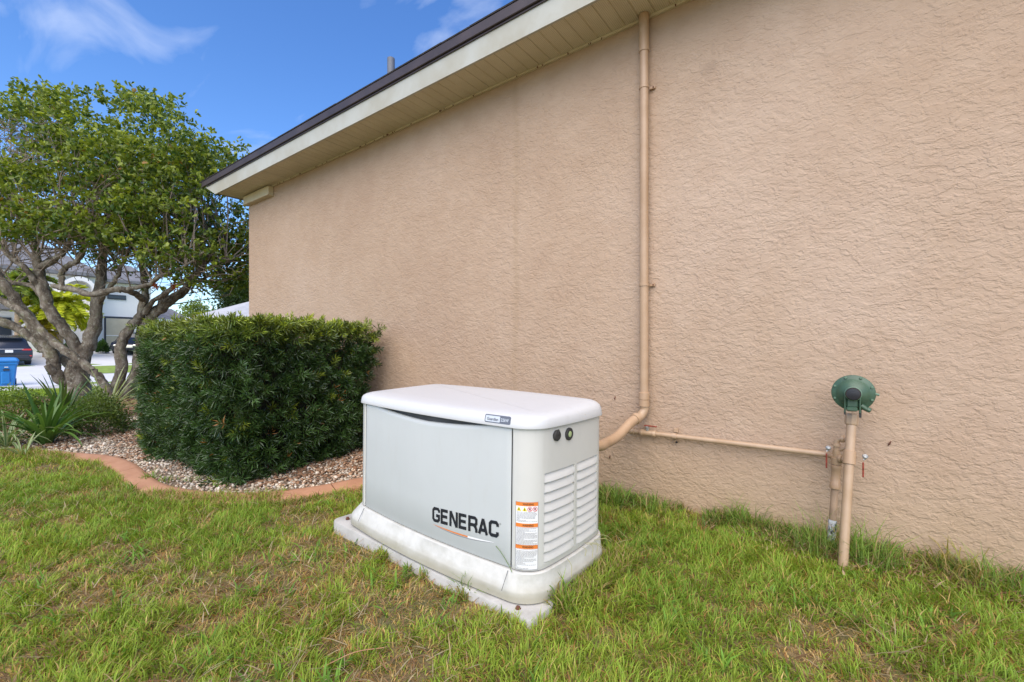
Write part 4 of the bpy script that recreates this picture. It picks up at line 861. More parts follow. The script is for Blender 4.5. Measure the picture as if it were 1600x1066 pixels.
V, T, C = leaf_quads(P_, D, Lf, Wf, c, .12, .5); o = np_mesh('foliage', V, T, M['needle'], C, hedge, kind='stuff'); o['label'] = 'whorls of narrow dark green leaves, yellow green on the clipped top'
mb = MB()
for k in range(46):
    i = random.randrange(nS); p0_ = base[i]; 
    mb.tube([p0_ - nrm[i] * .14 + np.array([0, 0, -.12]), p0_ - nrm[i] * .05, p0_ + nrm[i] * .02 + np.array([0, 0, .03])], [.006, .0045, .003], 5)
mb.build('twigs', varied('hedge_twig', (.30, .14, .06), .8, .3), hedge, True)['kind'] = 'stuff'

# ------------------------------------------------------------------ the big multi-trunk tree
TD = 8.2
tree = thing('spreading_tree', 'broad spreading evergreen tree with several twisted grey trunks', 'tree', on_ground(125, 634))
def tp(*pts):
    out = []
    for (u, y, dd, r) in pts: out.append((at(u, y, TD + dd), r * .69 * TD / 700))
    return out
LIMBS = {
 'trunk': [[(127, 645, 0, 27), (124, 628, 0, 25), (121, 600, 0, 22), (120, 580, 0, 20), (126, 562, 0, 17)]],
 'limb': [[(126, 568, 0, 15), (134, 548, .05, 14), (142, 530, .05, 13), (149, 500, .1, 12), (152, 470, .1, 11), (158, 435, .2, 10), (161, 400, .3, 8), (168, 365, .3, 6), (165, 325, .5, 4)],
          [(126, 556, 0, 12), (112, 530, -.1, 11), (94, 508, -.2, 11), (78, 484, -.3, 11), (67, 450, -.3, 10.5), (61, 422, -.3, 9), (57, 398, -.3, 7), (50, 370, -.2, 5), (55, 330, 0, 3.5)],
          [(64, 420, -.3, 7), (80, 408, -.4, 6), (97, 397, -.5, 5), (112, 372, -.6, 4), (118, 335, -.6, 3)],
          [(116, 600, 0, 11), (102, 598, -.1, 11), (88, 585, -.2, 11), (83, 562, -.2, 12), (78, 545, -.2, 12), (60, 520, -.3, 11), (38, 492, -.4, 10), (18, 462, -.5, 10), (-8, 425, -.6, 9), (-40, 390, -.6, 6)],
          [(112, 572, .05, 9), (95, 560, 0, 9), (72, 548, -.1, 9), (50, 528, -.1, 9), (25, 512, -.1, 9), (0, 502, -.2, 8.5), (-35, 488, -.2, 7), (-70, 450, -.2, 5)],
          [(174, 622, -.15, 10), (166, 606, -.2, 8.5), (152, 588, -.25, 8), (138, 575, -.3, 8), (120, 560, -.35, 8), (100, 546, -.4, 7.5), (80, 530, -.4, 7.5), (58, 508, -.4, 7), (34, 488, -.5, 7), (8, 472, -.5, 6.5), (-25, 455, -.5, 5), (-60, 420, -.5, 4)],
          [(172, 632, .2, 13), (182, 606, .2, 12), (190, 582, .2, 11), (189, 556, .2, 11), (192, 532, .2, 10), (204, 512, .25, 10), (218, 494, .3, 9), (226, 470, .3, 8), (226, 445, .4, 7), (222, 410, .5, 6), (232, 370, .6, 4.5), (228, 320, .6, 3)],
          [(176, 636, .3, 14), (196, 612, .3, 13), (212, 585, .35, 12), (218, 550, .4, 11), (226, 512, .4, 12), (242, 490, .4, 11.5), (262, 474, .4, 11), (284, 456, .5, 9), (305, 432, .5, 7), (325, 405, .6, 5), (340, 372, .6, 3.5)],
          [(82, 446, -.5, 4), (98, 450, -.5, 6), (118, 453, -.5, 6.5), (140, 460, -.55, 6.5), (165, 455, -.5, 6), (188, 452, -.5, 6), (210, 458, -.3, 6), (224, 468, .1, 7)],
          [(98, 450, -.5, 5), (95, 432, -.5, 5.5), (102, 418, -.5, 5.5), (118, 410, -.5, 5), (130, 392, -.5, 5), (138, 360, -.5, 3.5)],
          [(225, 490, .3, 6), (240, 470, .2, 5), (262, 455, .2, 5), (285, 440, .2, 4), (310, 425, .1, 3.5), (338, 412, .1, 2.5), (362, 405, .1, 2)],
          [(152, 478, .1, 5), (162, 462, .0, 5), (175, 445, -.1, 4.5), (186, 425, -.2, 4), (200, 390, -.2, 3)],
          [(228, 450, .4, 5), (250, 432, .4, 4.5), (272, 405, .5, 4), (290, 370, .6, 3), (300, 320, .6, 2.2)],
          [(240, 488, .5, 5), (258, 462, .6, 5), (276, 446, .7, 4), (300, 442, .8, 3.5), (330, 430, .9, 3), (360, 400, 1.0, 2.2)],
          [(200, 452, -.5, 4), (228, 446, -.6, 3.8), (255, 430, -.7, 3.2), (290, 415, -.8, 2.6), (322, 392, -.9, 2)],
          [(66, 452, -.3, 6), (52, 435, -.4, 5.5), (38, 418, -.5, 5), (20, 405, -.5, 4.5), (0, 385, -.6, 4)],
          [(70, 470, -.3, 4.5), (56, 452, -.35, 4.5), (36, 444, -.3, 4), (10, 442, -.3, 3.5), (-20, 430, -.3, 3)]]}
sd_ = 0; limb_pts = []
for nm, ls_ in LIMBS.items():
    for pts in ls_:
        q = tp(*pts); PP = smooth_path([np.append(a, b2) for a, b2 in q], 5); sd_ += 1
        mb = MB(); jit = [p[:3] + (rng.normal(0, .008, 3) if 0 < i < len(PP) - 1 else 0) for i, p in enumerate(PP)]
        mb.tube(jit, [max(.006, p[3] * (1 + .04 * math.sin(i * .9 + sd_) + .04 * random.uniform(-1, 1))) for i, p in enumerate(PP)], 14, wob=.16, seed=sd_); mb.build(nm, M['bark'], tree, 70)
        if nm == 'limb': limb_pts += [p[:3] for p in PP[len(PP) // 3:]]
# broken stub on the low left limb
mb = MB(); mb.tube([at(88, 583, TD - .2), at(80, 577, TD - .32), at(74, 570, TD - .36)], [.07, .06, .045], 9, wob=.3, seed=5); mb.build('broken_stub', M['bark'], tree, 50)
# crown: leaf clusters inside an outline, with real depth
OUT = [(-130, 300), (-140, 190), (-60, 150), (-10, 158), (18, 168), (50, 152), (72, 140), (105, 150), (140, 158), (178, 155), (232, 148), (262, 172), (290, 205), (318, 222), (350, 232), (384, 244), (372, 268), (352, 285), (345, 318), (382, 330), (420, 345), (425, 420), (400, 462), (365, 458), (345, 440), (300, 446), (250, 436), (200, 418), (150, 402), (110, 385), (60, 362), (30, 372), (-20, 378), (-90, 400)]
ncl = 1500; cu_ = rng.uniform(-135, 425, ncl); cy2 = rng.uniform(145, 465, ncl); k = inside(cu_, cy2, OUT); cu_, cy2 = cu_[k], cy2[k]
hole = N1.fbm(cu_ / 42 + 3, cy2 / 34 + 8, 3); bare = ((cu_ < 82) & (cy2 > 172) & (cy2 < 262)); thin = (cy2 > 372) & (cu_ < 330)
k = (hole > .36) & ~(bare & (rng.random(len(cu_)) < .82)) & ~(thin & (rng.random(len(cu_)) < .45)); cu_, cy2 = cu_[k], cy2[k]; ncl = len(cu_)
# thickness: deep in the middle, thin at the rim
cd_ = np.clip(1 - ((cu_ - 140) / 300) ** 2, .12, 1) * rng.uniform(-1.7, 1.9, ncl); 
right = cu_ > 335; cd_ = np.where(right, rng.uniform(.3, 1.4, ncl), cd_)
CC = np.array([at(a * 1.0, b2, TD + .2 + d) for a, b2, d in zip(cu_, cy2, cd_)])
# twigs reaching from limbs to clusters
LP = np.array(limb_pts); mb = MB()
tw_pts = []
for i in range(ncl):
    dd = np.linalg.norm(LP - CC[i], axis=1) + .6 * np.maximum(0, LP[:, 2] - CC[i][2]); j = dd.argmin(); a = LP[j]; b2 = CC[i]
    if np.linalg.norm(a - b2) > 1.7 or (CC[i][2] < 3.4 and i % 2): continue
    near_ = np.argsort(dd)[:45]; a = LP[near_[(i * 7) % len(near_)]]
    mid = (a + b2) / 2 + rng.normal(0, .12, 3) + np.array([0, 0, -.08]); q3 = a * .25 + b2 * .75 + rng.normal(0, .07, 3)
    L_ = np.linalg.norm(a - b2); mb.tube(smooth_path([a, mid, q3, b2], 2), list(np.linspace(.005 + .005 * L_, .0025, 7)), 5)
for i in range(700):                                    # bare grey twigs upper left, underside and edges
    if i < 280: u_, y_ = rng.uniform(-10, 95), rng.uniform(185, 262)
    elif i < 560: u_, y_ = rng.uniform(-20, 330), rng.uniform(365, 445)
    else: u_, y_ = rng.uniform(200, 385), rng.uniform(330, 450)
    a = at(u_, y_, TD + rng.uniform(-.9, .9)); d_ = unit(rng.normal(0, 1, 3) + np.array([0, 0, .5])) * rng.uniform(.15, .5); mb.tube([a, a + d_ * .5 + rng.normal(0, .03, 3), a + d_ + rng.normal(0, .05, 3)], [.006, .0045, .0025], 4)
mb.build('twigs', M['twig'], tree)['kind'] = 'stuff'
per = 84; n = ncl * per; cidx = np.repeat(np.arange(ncl), per)
off = rng.normal(0, 1, (n, 3)) * np.array([.22, .22, .095]); LPp = CC[cidx] + off
# whorls: leaves in groups of six share a twig end
grp = np.arange(n) // 6; gcen = LPp[(grp * 6)]; LPp = gcen + rng.normal(0, .018, (n, 3)); gdir = unit(rng.normal(0, 1, (n, 3))[grp * 6] * .9 + np.array([0, 0, .75])); D = unit(gdir * .75 + unit(rng.normal(0, 1, (n, 3))))
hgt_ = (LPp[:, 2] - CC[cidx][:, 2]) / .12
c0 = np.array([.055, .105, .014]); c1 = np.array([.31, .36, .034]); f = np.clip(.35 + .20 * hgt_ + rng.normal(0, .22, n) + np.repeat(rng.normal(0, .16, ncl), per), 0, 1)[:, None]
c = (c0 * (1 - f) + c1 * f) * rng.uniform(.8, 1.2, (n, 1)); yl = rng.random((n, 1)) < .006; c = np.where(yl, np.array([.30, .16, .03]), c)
Lf = rng.uniform(.06, .098, n); Wf = Lf * rng.uniform(.45, .62, n)
# six-sided obovate leaves folded along the midrib
Sd = unit(np.cross(D, rng.standard_normal((n, 3)))); Nn = np.cross(Sd, D)
pts = [(0, 0, 0), (.38, -.36, .05), (.78, -.46, .03), (1, 0, -.06), (.78, .46, .03), (.38, .36, .05)]
V = np.stack([LPp + D * (Lf * a)[:, None] + Sd * (Wf * b2)[:, None] + Nn * (Lf * c_ * 1.6)[:, None] for a, b2, c_ in pts], 1).reshape(-1, 3)
T = (np.array([[0, 1, 2], [0, 2, 3], [0, 3, 4], [0, 4, 5]])[None] + (np.arange(n) * 6)[:, None, None]).reshape(-1, 3)
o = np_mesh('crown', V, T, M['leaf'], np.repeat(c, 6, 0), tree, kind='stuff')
# two reddish epiphytes lodged in the forks
for (u_, y_) in ((243, 449), (273, 449)):
    pc = at(u_, y_, TD - .3); n = 40; D = unit(rng.normal(0, 1, (n, 3)) + np.array([0, 0, .4])); V, T, C = leaf_quads(np.repeat(pc[None], n, 0) + rng.normal(0, .02, (n, 3)), D, rng.uniform(.05, .10, n), np.full(n, .02), np.tile([.42, .10, .02], (n, 1)))
    tag(np_mesh('air_plant', V, T, M['strap'], C), 'small orange red air plant lodged in the %s fork of the tree' % ('left' if u_ < 260 else 'right'), 'air plant')

# ------------------------------------------------------------------ planting under the tree
def strap_plant(name, label, cat, base_, n, lenr, wr, c0, c1, edge_=None, spread=(.2, 1.0), seg_=7, group=None, sq=1.0):
    t0 = thing(name, label, cat, base_, group); V = []; T = []; C = []
    for i in range(n):
        an = rng.uniform(0, 6.28); le = rng.uniform(*spread); L = rng.uniform(*lenr); W = rng.uniform(*wr); d = np.array([math.cos(an), math.sin(an), 0]); sd = np.array([-d[1], d[0], 0]); p = np.array(base_) + d * rng.uniform(0, .05) + np.array([0, 0, -.01]); th = le * .5; cc = np.array(c0) * (1 - (q := rng.random())) + np.array(c1) * q; cc = cc * rng.uniform(.8, 1.2); o0 = len(V)
        for k in range(seg_ + 1):
            f = k / seg_; w = W * (math.sin(math.pi * min(1, f * .85 + .15)) ** .6 if f < 1 else 0.02) / 2; up = np.array([0, 0, 1.0]); fold = w * .45
            V += [p - sd * w + up * fold, p, p + sd * w + up * fold]
            e = np.array(edge_) if edge_ is not None else cc * 1.15
            C += [e, cc, e]
            th += (le * 1.5 + .25) / seg_ * sq; p = p + (d * math.sin(th) + up * math.cos(th)) * L / seg_
            if p[2] < base_[2] + .01: p[2] = base_[2] + .01
        for k in range(seg_):
            a = o0 + k * 3; T += [(a, a + 1, a + 4, a + 3), (a + 1, a + 2, a + 5, a + 4)]
    np_mesh('leaves', np.array(V), np.array(T), M['strap'], np.array(C), t0, smooth=True, kind='stuff')
    return t0
def bush(name, label, cat, cpos, rad, n, lr, wr, c0, c1, group=None, mat_='leaf', flat=.7, stems=14):
    t0 = thing(name, label, cat, cpos, group); cpos = np.array(cpos, float); d = unit(rng.normal(0, 1, (n, 3))); d[:, 2] = np.abs(d[:, 2]) ; q = rng.uniform(.45, 1, n) ** .6
    lum = 1 + .45 * (N1.fbm(d[:, 0] * 2.5 + 7, d[:, 1] * 2.5 + d[:, 2] * 2, 3) - .5); P_ = cpos + d * (np.array(rad) * (q * lum)[:, None]); D = unit(d + rng.normal(0, .7, (n, 3)) + np.array([0, 0, .3]))
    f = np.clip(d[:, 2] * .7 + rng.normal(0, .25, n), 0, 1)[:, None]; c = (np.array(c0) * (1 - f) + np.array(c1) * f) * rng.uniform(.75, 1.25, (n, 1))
    V, T, C = leaf_quads(P_, D, rng.uniform(*lr, n), rng.uniform(*wr, n), c, .1, .5); np_mesh('foliage', V, T, M[mat_], C, t0, kind='stuff')
    mb = MB()
    for k in range(stems):
        e = cpos + unit(rng.normal(0, 1, 3) * np.array([1, 1, .4]) + np.array([0, 0, .8])) * np.array(rad) * .8; mb.tube([cpos + np.array([0, 0, -.02]), (cpos + e) / 2 + rng.normal(0, .02, 3), e], [.012, .008, .004], 5)
    mb.build('stems', M['twig'], t0)
    return t0
def gp_(u, y, z=.02): return on_ground(u, y, z)
bush('low_shrub', 'low rounded green shrub directly left of the hedge under the trunks', 'shrub', gp_(152, 676), (.47, .33, .44), 6500, (.02, .038), (.010, .018), (.030, .060, .012), (.125, .175, .025))
bush('low_shrub', 'yellow green shrub at the left edge behind the strap-leaved plant', 'shrub', gp_(12, 668), (.62, .5, .46), 6000, (.025, .045), (.012, .022), (.05, .10, .015), (.20, .27, .035))
bush('low_shrub', 'small fine-leaved shrub between trunk and strap-leaved lily', 'shrub', gp_(105, 656), (.4, .35, .30), 3000, (.02, .04), (.01, .018), (.04, .08, .015), (.12, .18, .03))
strap_plant('strap_leaf_lily', 'large clump of broad dark green strap leaves in the bed', 'lily plant', gp_(72, 694), 62, (.40, .74), (.026, .044), (.045, .115, .022), (.11, .20, .04), None, (.1, 1.2))
strap_plant('strap_leaf_lily', 'second strap-leaved clump, upright, in front of the thick trunk', 'lily plant', gp_(98, 664), 34, (.5, .8), (.026, .042), (.030, .080, .018), (.10, .15, .03), None, (.05, .6))
strap_plant('spider_lily', 'striped cream edged grassy clump at the left edge of the bed', 'striped plant', gp_(10, 700), 46, (.35, .6), (.016, .026), (.09, .19, .06), (.14, .24, .08), (.42, .45, .25), (.3, 1.25))
strap_plant('spider_lily', 'cream striped grassy clump arching beside the right hand trunk', 'striped plant', gp_(166, 654), 64, (.5, .85), (.018, .028), (.12, .22, .07), (.2, .28, .09), (.46, .46, .24), (.1, 1.1))
strap_plant('spider_lily', 'small striped seedling at the front rim of the bed', 'striped plant', gp_(34, 711), 12, (.18, .3), (.014, .02), (.10, .2, .06), (.2, .3, .1), (.4, .43, .22), (.1, .9))
for i, (u_, y_, nn_, rr2, hh2, lb) in enumerate(((232, 750, 60, .05, .07, 'tiny weed sprig beside the inner curve of the edging'), (262, 752, 50, .07, .06, 'weed sprig in the pebbles near the hedge foot'), (300, 752, 40, .06, .05, 'short weeds among pebbles under the hedge'), (345, 760, 45, .06, .05, 'weed patch at the hedge foot near the lawn'), (205, 768, 30, .03, .07, 'weed at the outer lip of the edging'))):
    p = gp_(u_, y_); tuft(p[0], p[1], nn_, rr2, (hh2 * .5, hh2), (.004, .008), lb)
# weeds at the wall foot and round the generator
p = on_ground(1285, 868); tuft(p[0] - .02, p[1], 150, .10, (.07, .20), (.0018, .0035), 'tall wispy weeds left of the gas riser', spread=.5)
p = on_ground(1345, 880); tuft(p[0] + .03, p[1], 190, .10, (.06, .17), (.0022, .0045), 'tall green weeds right of the gas riser', spread=.45)
p = on_ground(1165, 822); tuft(p[0], p[1], 240, .09, (.05, .13), (.0022, .004), 'bushy weed tuft against the wall between generator and riser', spread=.55)
p = on_ground(1495, 905); tuft(p[0], p[1], 120, .10, (.05, .12), (.003, .006), 'yellowing weed tuft at the wall foot on the right', cols=((.25, .26, .05), (.36, .30, .08)), spread=.6)
p = on_ground(1560, 925); tuft(p[0], p[1], 90, .08, (.05, .14), (.002, .004), 'thin weeds by the wall at the right edge', spread=.4)
p = on_ground(958, 790); tuft(p[0], p[1], 220, .10, (.05, .12), (.003, .006), 'thick weeds between the generator and the wall', spread=.5)
p = on_ground(1015, 800); tuft(p[0], p[1], 150, .10, (.04, .10), (.003, .006), 'weeds along the wall just right of the generator', spread=.5)
p = on_ground(735, 935); tuft(p[0], p[1], 60, .05, (.05, .09), (.003, .005), 'grass tuft overlapping the front of the pad', spread=.4)
p = on_ground(640, 880); tuft(p[0], p[1], 50, .06, (.04, .08), (.003, .005), 'grass tuft at the middle of the pad front edge', spread=.4)
p = on_ground(872, 962); tuft(p[0], p[1], 60, .05, (.05, .09), (.003, .006), 'grass tuft over the near corner of the pad', spread=.45)
# two dead stems lying on the lawn, and a runner up the panel
mb = MB(); a = on_ground(505, 1042, .03); b2 = on_ground(600, 1012, .04); mb.tube(smooth_path([a, (a + b2) / 2 + np.array([0, 0, .015]), b2], 5), [.0014] * 11, 5); tag(mb.build('fallen_twig', M['curb'], None), 'long thin dry twig lying on the lawn in the foreground', 'twig')
mb = MB(); a = np.array(gp(-.084, .262, .006)); b2 = np.array(gp(-.02, .205, .008)); c_ = np.array(gp(.0, .187, .016)); mb.tube(smooth_path([c_, b2, (a + b2) / 2 + np.array([0, -.004, .01]), a], 4), .0014, 5)
q = mb.build('grass_runner', mat('runner_green', (.12, .19, .05), .6), None); q.location = gen.location; q.rotation_euler = gen.rotation_euler; tag(q, 'thin green grass runner lying against the generator panel corner', 'grass runner')

# ------------------------------------------------------------------ street side and the far houses
def strip(name, pix, zo, mat_):                          # ground patch following the terrain
    mb = MB(); P_ = []
    for (l, d) in pix: p = d * FWD + l * RGT; P_.append((p[0], p[1], float(gz(p[0], p[1])) + zo))
    return P_
def patch(name, dmin_, dmax_, l0, l1, zo, mat_, label):
    mb = MB(); n = 24; rows = []
    for i in range(n + 1):
        d = dmin_ + (dmax_ - dmin_) * i / n; row = []
        for k in range(13):
            a, b2 = l0(d), l1(d); l = a + (b2 - a) * k / 12; p = d * FWD + l * RGT; row.append((p[0], p[1], float(gz(p[0], p[1])) + zo))
        rows.append(row)
    mb.loft(rows, cap=False, closed=False); o = mb.build(name, mat_, None, True)
    if o.data.polygons[0].normal.z < 0: o.data.flip_normals()
    tag(o, label, kind='structure'); return o
def xpatch(name, xs, ya, yb2, zo, mat_, label):
    rows = []
    for x in xs:
        y0_, y1_ = ya(x), yb2(x); rows.append([(-x, y0_ + (y1_ - y0_) * k / 12, float(gz(-x, 0)) + zo) for k in range(13)])
    mb = MB(); mb.loft(rows, cap=False, closed=False); o = mb.build(name, mat_, None, True)
    if o.data.polygons[0].normal.z < 0: o.data.flip_normals()
    tag(o, label, kind='structure')
yu = lambda u: (lambda x: float(ax_(u, 540, x)[1]))
xpatch('gutter', [20.8, 22, 24, 26.0], lambda x: -60, lambda x: 60, .012, M['walk'], 'grey concrete gutter strip along the far street')
xpatch('driveway', [26.0, 28, 30, 33, 36, 39.8, 43, 46, 49.3], lambda x: -40, lambda x: 9.8 if x < 44 else 11.5, .012, M['drive'], 'wide pale concrete driveway in front of the white house')
xpatch('lawn_island', [31.5, 32, 33, 34, 36, 38], lambda x: 5.9 - .25 * math.sqrt(max(0, x - 31.5)), lambda x: 16, .03, varied('far_grass', (.20, .28, .04), .9, .25, 3), 'bright lawn island beside the far driveway')
FR = math.atan2(RGT[1], RGT[0])
def ax_(u, y, X): return at(u, y, -X / (FWD + (u - 800) / 700 * RGT)[0])
def fbox(mb, u0, u1, y0, y1, d, dep, bev=0):            # box whose street front stands d metres up the street side, seen between pixels u0..u1
    a = ax_(u0, 540, d); b2 = ax_(u1, 540, d); um = (u0 + u1) / 2; z0, z1 = ax_(um, y1, d)[2], ax_(um, y0, d)[2]
    mb.box((-d - dep / 2, (a[1] + b2[1]) / 2, (z0 + z1) / 2), (dep, abs(b2[1] - a[1]), z1 - z0), bev=bev); return mb
def fp(name, u0, u1, y0, y1, d, dep, mat_, parent): return fbox(MB(), u0, u1, y0, y1, d, dep).build(name, mat_, parent)
def hip(name, u0, u1, ye, up0, up1, yp, d, dep, mat_, parent):
    ya, yb_, um = ax_(u0, 540, d)[1], ax_(u1, 540, d)[1], (u0 + u1) / 2; ze = ax_(um, ye, d)[2]; xm = d + dep / 2; zp = ax_((up0 + up1) / 2, yp, xm)[2]
    A = np.array([-d, ya, ze]); B = np.array([-d, yb_, ze]); C_ = np.array([-d - dep, yb_, ze]); D_ = np.array([-d - dep, ya, ze])
    P0 = np.array([-xm, ax_(up0, 540, xm)[1], zp]); P1 = np.array([-xm, ax_(up1, 540, xm)[1], zp])
    th = np.array([0, 0, -.25]); mb = MB(); mb.add([A, B, C_, D_, P0, P1, A + th, B + th, C_ + th, D_ + th], [(0, 1, 5, 4), (1, 2, 5), (2, 3, 4, 5), (3, 0, 4), (6, 7, 1, 0), (7, 8, 2, 1), (9, 6, 0, 3), (6, 9, 8, 7)]); return mb.build(name, mat_, parent)
XH = 50.0
wh = thing('white_house', 'white two-storey house with dark trimmed windows behind the tree', 'house', (-XH, ax_(100, 540, XH)[1], .6))
fp('main_wall', -90, 152, 416, 552, XH, 9, M['white_wall'], wh)
hip('main_roof', -110, 165, 416, 30, 62, 376, XH - .7, 10, M['roof_grey'], wh)
fp('garage_wall', 153, 236, 438, 552, XH + 1.2, 9, M['white_wall'], wh)
hip('garage_roof', 148, 244, 438, 185, 205, 415, XH + .5, 10, M['roof_grey'], wh)
ar = MB(); pts = []
for k in range(13):
    t = math.pi * k / 12; pts.append((122 + 29 * math.cos(t), 456 - 24 * math.sin(t)))
inn = [(122 + (u_ - 122) * .82, 456 + (y_ - 456) * .74) for u_, y_ in pts]
rows = [[ax_(u_, y_, XH - .8) for u_, y_ in pts], [ax_(u_, y_, XH - .8) for u_, y_ in inn]]
back = [[p + np.array([-.75, 0, 0]) for p in r] for r in rows]
ar.loft([rows[0], rows[1], back[1], back[0], rows[0]], cap=False, closed=False); ar.build('entry_arch', M['white_wall'], wh)
ar = MB(); ar.add([ax_(u_, y_, XH - .04) for u_, y_ in inn], [tuple(range(13))]); ar.build('arch_recess', M['arch'], wh)
fp('entry_pier', 140, 152, 456, 551, XH - .8, .78, M['white_wall'], wh); fp('entry_pier', 92, 101, 456, 551, XH - .8, .78, M['white_wall'], wh)
def window(u0, u1, y0, y1, d, parent, fr=3, pane=M['glass'], mull=True):
    w = fbox(MB(), u0, u1, y0, y1, d, .12).build('window', M['trim_dark'], parent); fbox(MB(), u0 + fr, u1 - fr, y0 + fr, y1 - fr, d - .02, .03).build('pane', pane, w)
    if mull: fbox(MB(), u0 + fr, u1 - fr, (y0 + y1) / 2 + 4, (y0 + y1) / 2 + 5.2, d - .05, .04).build('mullion', M['white_wall'], w)
window(163, 208, 495, 545, XH + 1.08, wh, 3, M['blind']); window(168, 197, 461, 468, XH + 1.08, wh, 1.5, M['glass'], False)
window(-4, 18, 496, 546, XH - .12, wh, 2); window(-4, 17, 460, 470, XH - .12, wh, 2, mull=False); window(84, 98, 512, 547, XH - .12, wh, 1.5, mull=False)
fp('string_course', -90, 60, 485, 489, XH - .15, .15, M['white_wall'], wh); fp('porch_roof', -90, 24, 473, 481, XH - 1.1, 1.08, M['roof_grey'], wh)
XS = 56.0
sh = thing('single_storey_house', 'low white house with grey hip roof right of the tall one', 'house', (-XS, ax_(255, 540, XS)[1], .6))
fp('wall', 214, 292, 503, 552, XS, 8, M['white_wall'], sh); hip('roof', 197, 304, 502, 236, 268, 482, XS - .9, 9.8, M['roof_grey'], sh); fp('eave_board', 199, 302, 499, 503.5, XS - .95, .12, M['white_wall'], sh)
window(277, 289, 505, 518, XS - .12, sh, 1.5, mull=False); window(216, 226, 505, 520, XS - .12, sh, 1.5); window(246, 262, 508, 522, XS - .12, sh, 1.5)
nh = thing('neighbour_house', 'pale grey roof of the next house just past the stucco corner', 'house', (-34, ax_(400, 540, 34)[1], 0))
fp('wall', 352, 470, 503, 560, 34, 8, M['white_wall'], nh); hip('roof', 334, 500, 502, 400, 440, 470, 33, 10, M['roof_pale'], nh)

# far greenery
def far_tree(name, label, c, r, n, leaf, c0, c1, trunk=True, group=None):
    t0 = thing(name, label, 'tree', (c[0], c[1], float(gz(c[0], c[1]))), group); k = 26; cc = np.array(c) + unit(rng.normal(0, 1, (k, 3))) * np.array(r) * rng.uniform(.3, .9, (k, 1)); i = rng.integers(0, k, n)
    P_ = cc[i] + rng.normal(0, 1, (n, 3)) * np.array(r) * .20; D = unit(rng.normal(0, 1, (n, 3)) + np.array([0, 0, .2])); f = np.clip(.5 + (P_[:, 2] - cc[i][:, 2]) / (r[2] * .5) + rng.normal(0, .2, n), 0, 1)[:, None]; c_ = (np.array(c0) * (1 - f) + np.array(c1) * f) * rng.uniform(.8, 1.2, (n, 1))
    V, T, C = leaf_quads(P_, D, rng.uniform(leaf * .7, leaf * 1.3, n), rng.uniform(leaf * .4, leaf * .6, n), c_, .1); np_mesh('crown', V, T, M['leaf'], C, t0, kind='stuff')
    b0 = np.array(t0.location); mb = MB(); mb.tube([b0, (b0 + np.array(c)) / 2 + rng.normal(0, .1, 3), np.array(c)], [r[0] * .09, r[0] * .06, r[0] * .03], 8); mb.build('trunk', M['bark'], t0, True)
    for q in range(5): mb = MB(); e = cc[q]; mb.tube([np.array(c) - np.array([0, 0, r[2] * .5]), e], [r[0] * .03, r[0] * .01], 5); mb.build('branch', M['bark'], t0, True)
far_tree('oak_tree', 'dark leafy tree rising above the pale neighbouring roof', at(385, 462, 55), (3.6, 3.2, 3.4), 9000, .35, (.03, .05, .018), (.09, .13, .035))
far_tree('oak_tree', 'small light green tree right of the low white house', at(308, 505, 58), (4.2, 3, 2.4), 6000, .35, (.07, .11, .02), (.20, .26, .04))
far_tree('oak_tree', 'low green tree between the two distant roofs', at(335, 520, 66), (5, 3, 3.0), 5000, .4, (.05, .09, .02), (.15, .21, .04))
def clipped(u0, u1, y0, y1, X, label):
    c = ax_((u0 + u1) / 2, y1, X); d = depth(c[0], c[1]); rr_ = (.6, (u1 - u0) / 2 * d / 1000, (y1 - y0) * d / 700); bush('clipped_bush', label, 'shrub', c, rr_, 2200, (.09, .15), (.05, .08), (.03, .07, .015), (.10, .19, .03), stems=5)
clipped(150, 170, 533, 550, 47.5, 'small clipped bush left of the parked pickup'); clipped(98, 122, 534, 550, 48.6, 'clipped green bush below the dark house door'); clipped(60, 84, 536, 551, 48.6, 'low bush hidden behind the crossing limbs')
def palm(label, base_, h, nf, L, c0, c1, tr=.16):
    t0 = thing('palm_tree', label, 'palm', base_, 'palms in front of the white house'); b0 = np.array(base_, float); mb = MB(); mb.tube([b0 + np.array([0, 0, h * k / 8]) for k in range(9)], [tr * (1.1 - .03 * k) for k in range(9)], 10, wob=.1); mb.build('trunk', M['palm_trunk'], t0, True)
    top = b0 + np.array([0, 0, h])
    for i in range(nf):
        an = rng.uniform(0, 6.28); el = rng.uniform(-.7, 1.3); d = np.array([math.cos(an) * math.cos(el), math.sin(an) * math.cos(el), math.sin(el)]); P_ = [top]; 
        for k in range(8): dd = unit(d + np.array([0, 0, -.16 * k])); P_.append(P_[-1] + dd * L / 8)
        P_ = np.array(P_); n = 170; t = rng.uniform(.05, 1, n); pp = np.stack([np.interp(t * 8, range(9), P_[:, j]) for j in range(3)], 1); sd = unit(np.cross(d, [0, 0, 1.0])); sg = np.where(rng.random(n) < .5, -1, 1)[:, None]
        D = unit(sd * sg + d * .6 + np.array([0, 0, -.35]) + rng.normal(0, .12, (n, 3))); f = rng.random((n, 1)); c = np.array(c0) * (1 - f) + np.array(c1) * f
        V, T, C = leaf_quads(pp, D, rng.uniform(.3, .5, n) * L / 1.8, np.full(n, .038 * L), c, .15); np_mesh('frond', V, T, M['leaf'], C, t0)
palm('yellow green palm in front of the white house', np.append(ax_(94, 540, 45)[:2], .22), 3.9, 38, 2.3, (.42, .48, .02), (.66, .66, .04))
palm('leftmost palm, greener, seen behind the crossing limbs', np.append(ax_(28, 540, 45)[:2], .22), 5.2, 24, 2.0, (.14, .22, .03), (.34, .40, .05))
palm('low golden palm with orange stems beside the drive', np.append(ax_(70, 540, 45)[:2], .22), 1.9, 22, 1.3, (.40, .30, .04), (.50, .44, .05), .12)

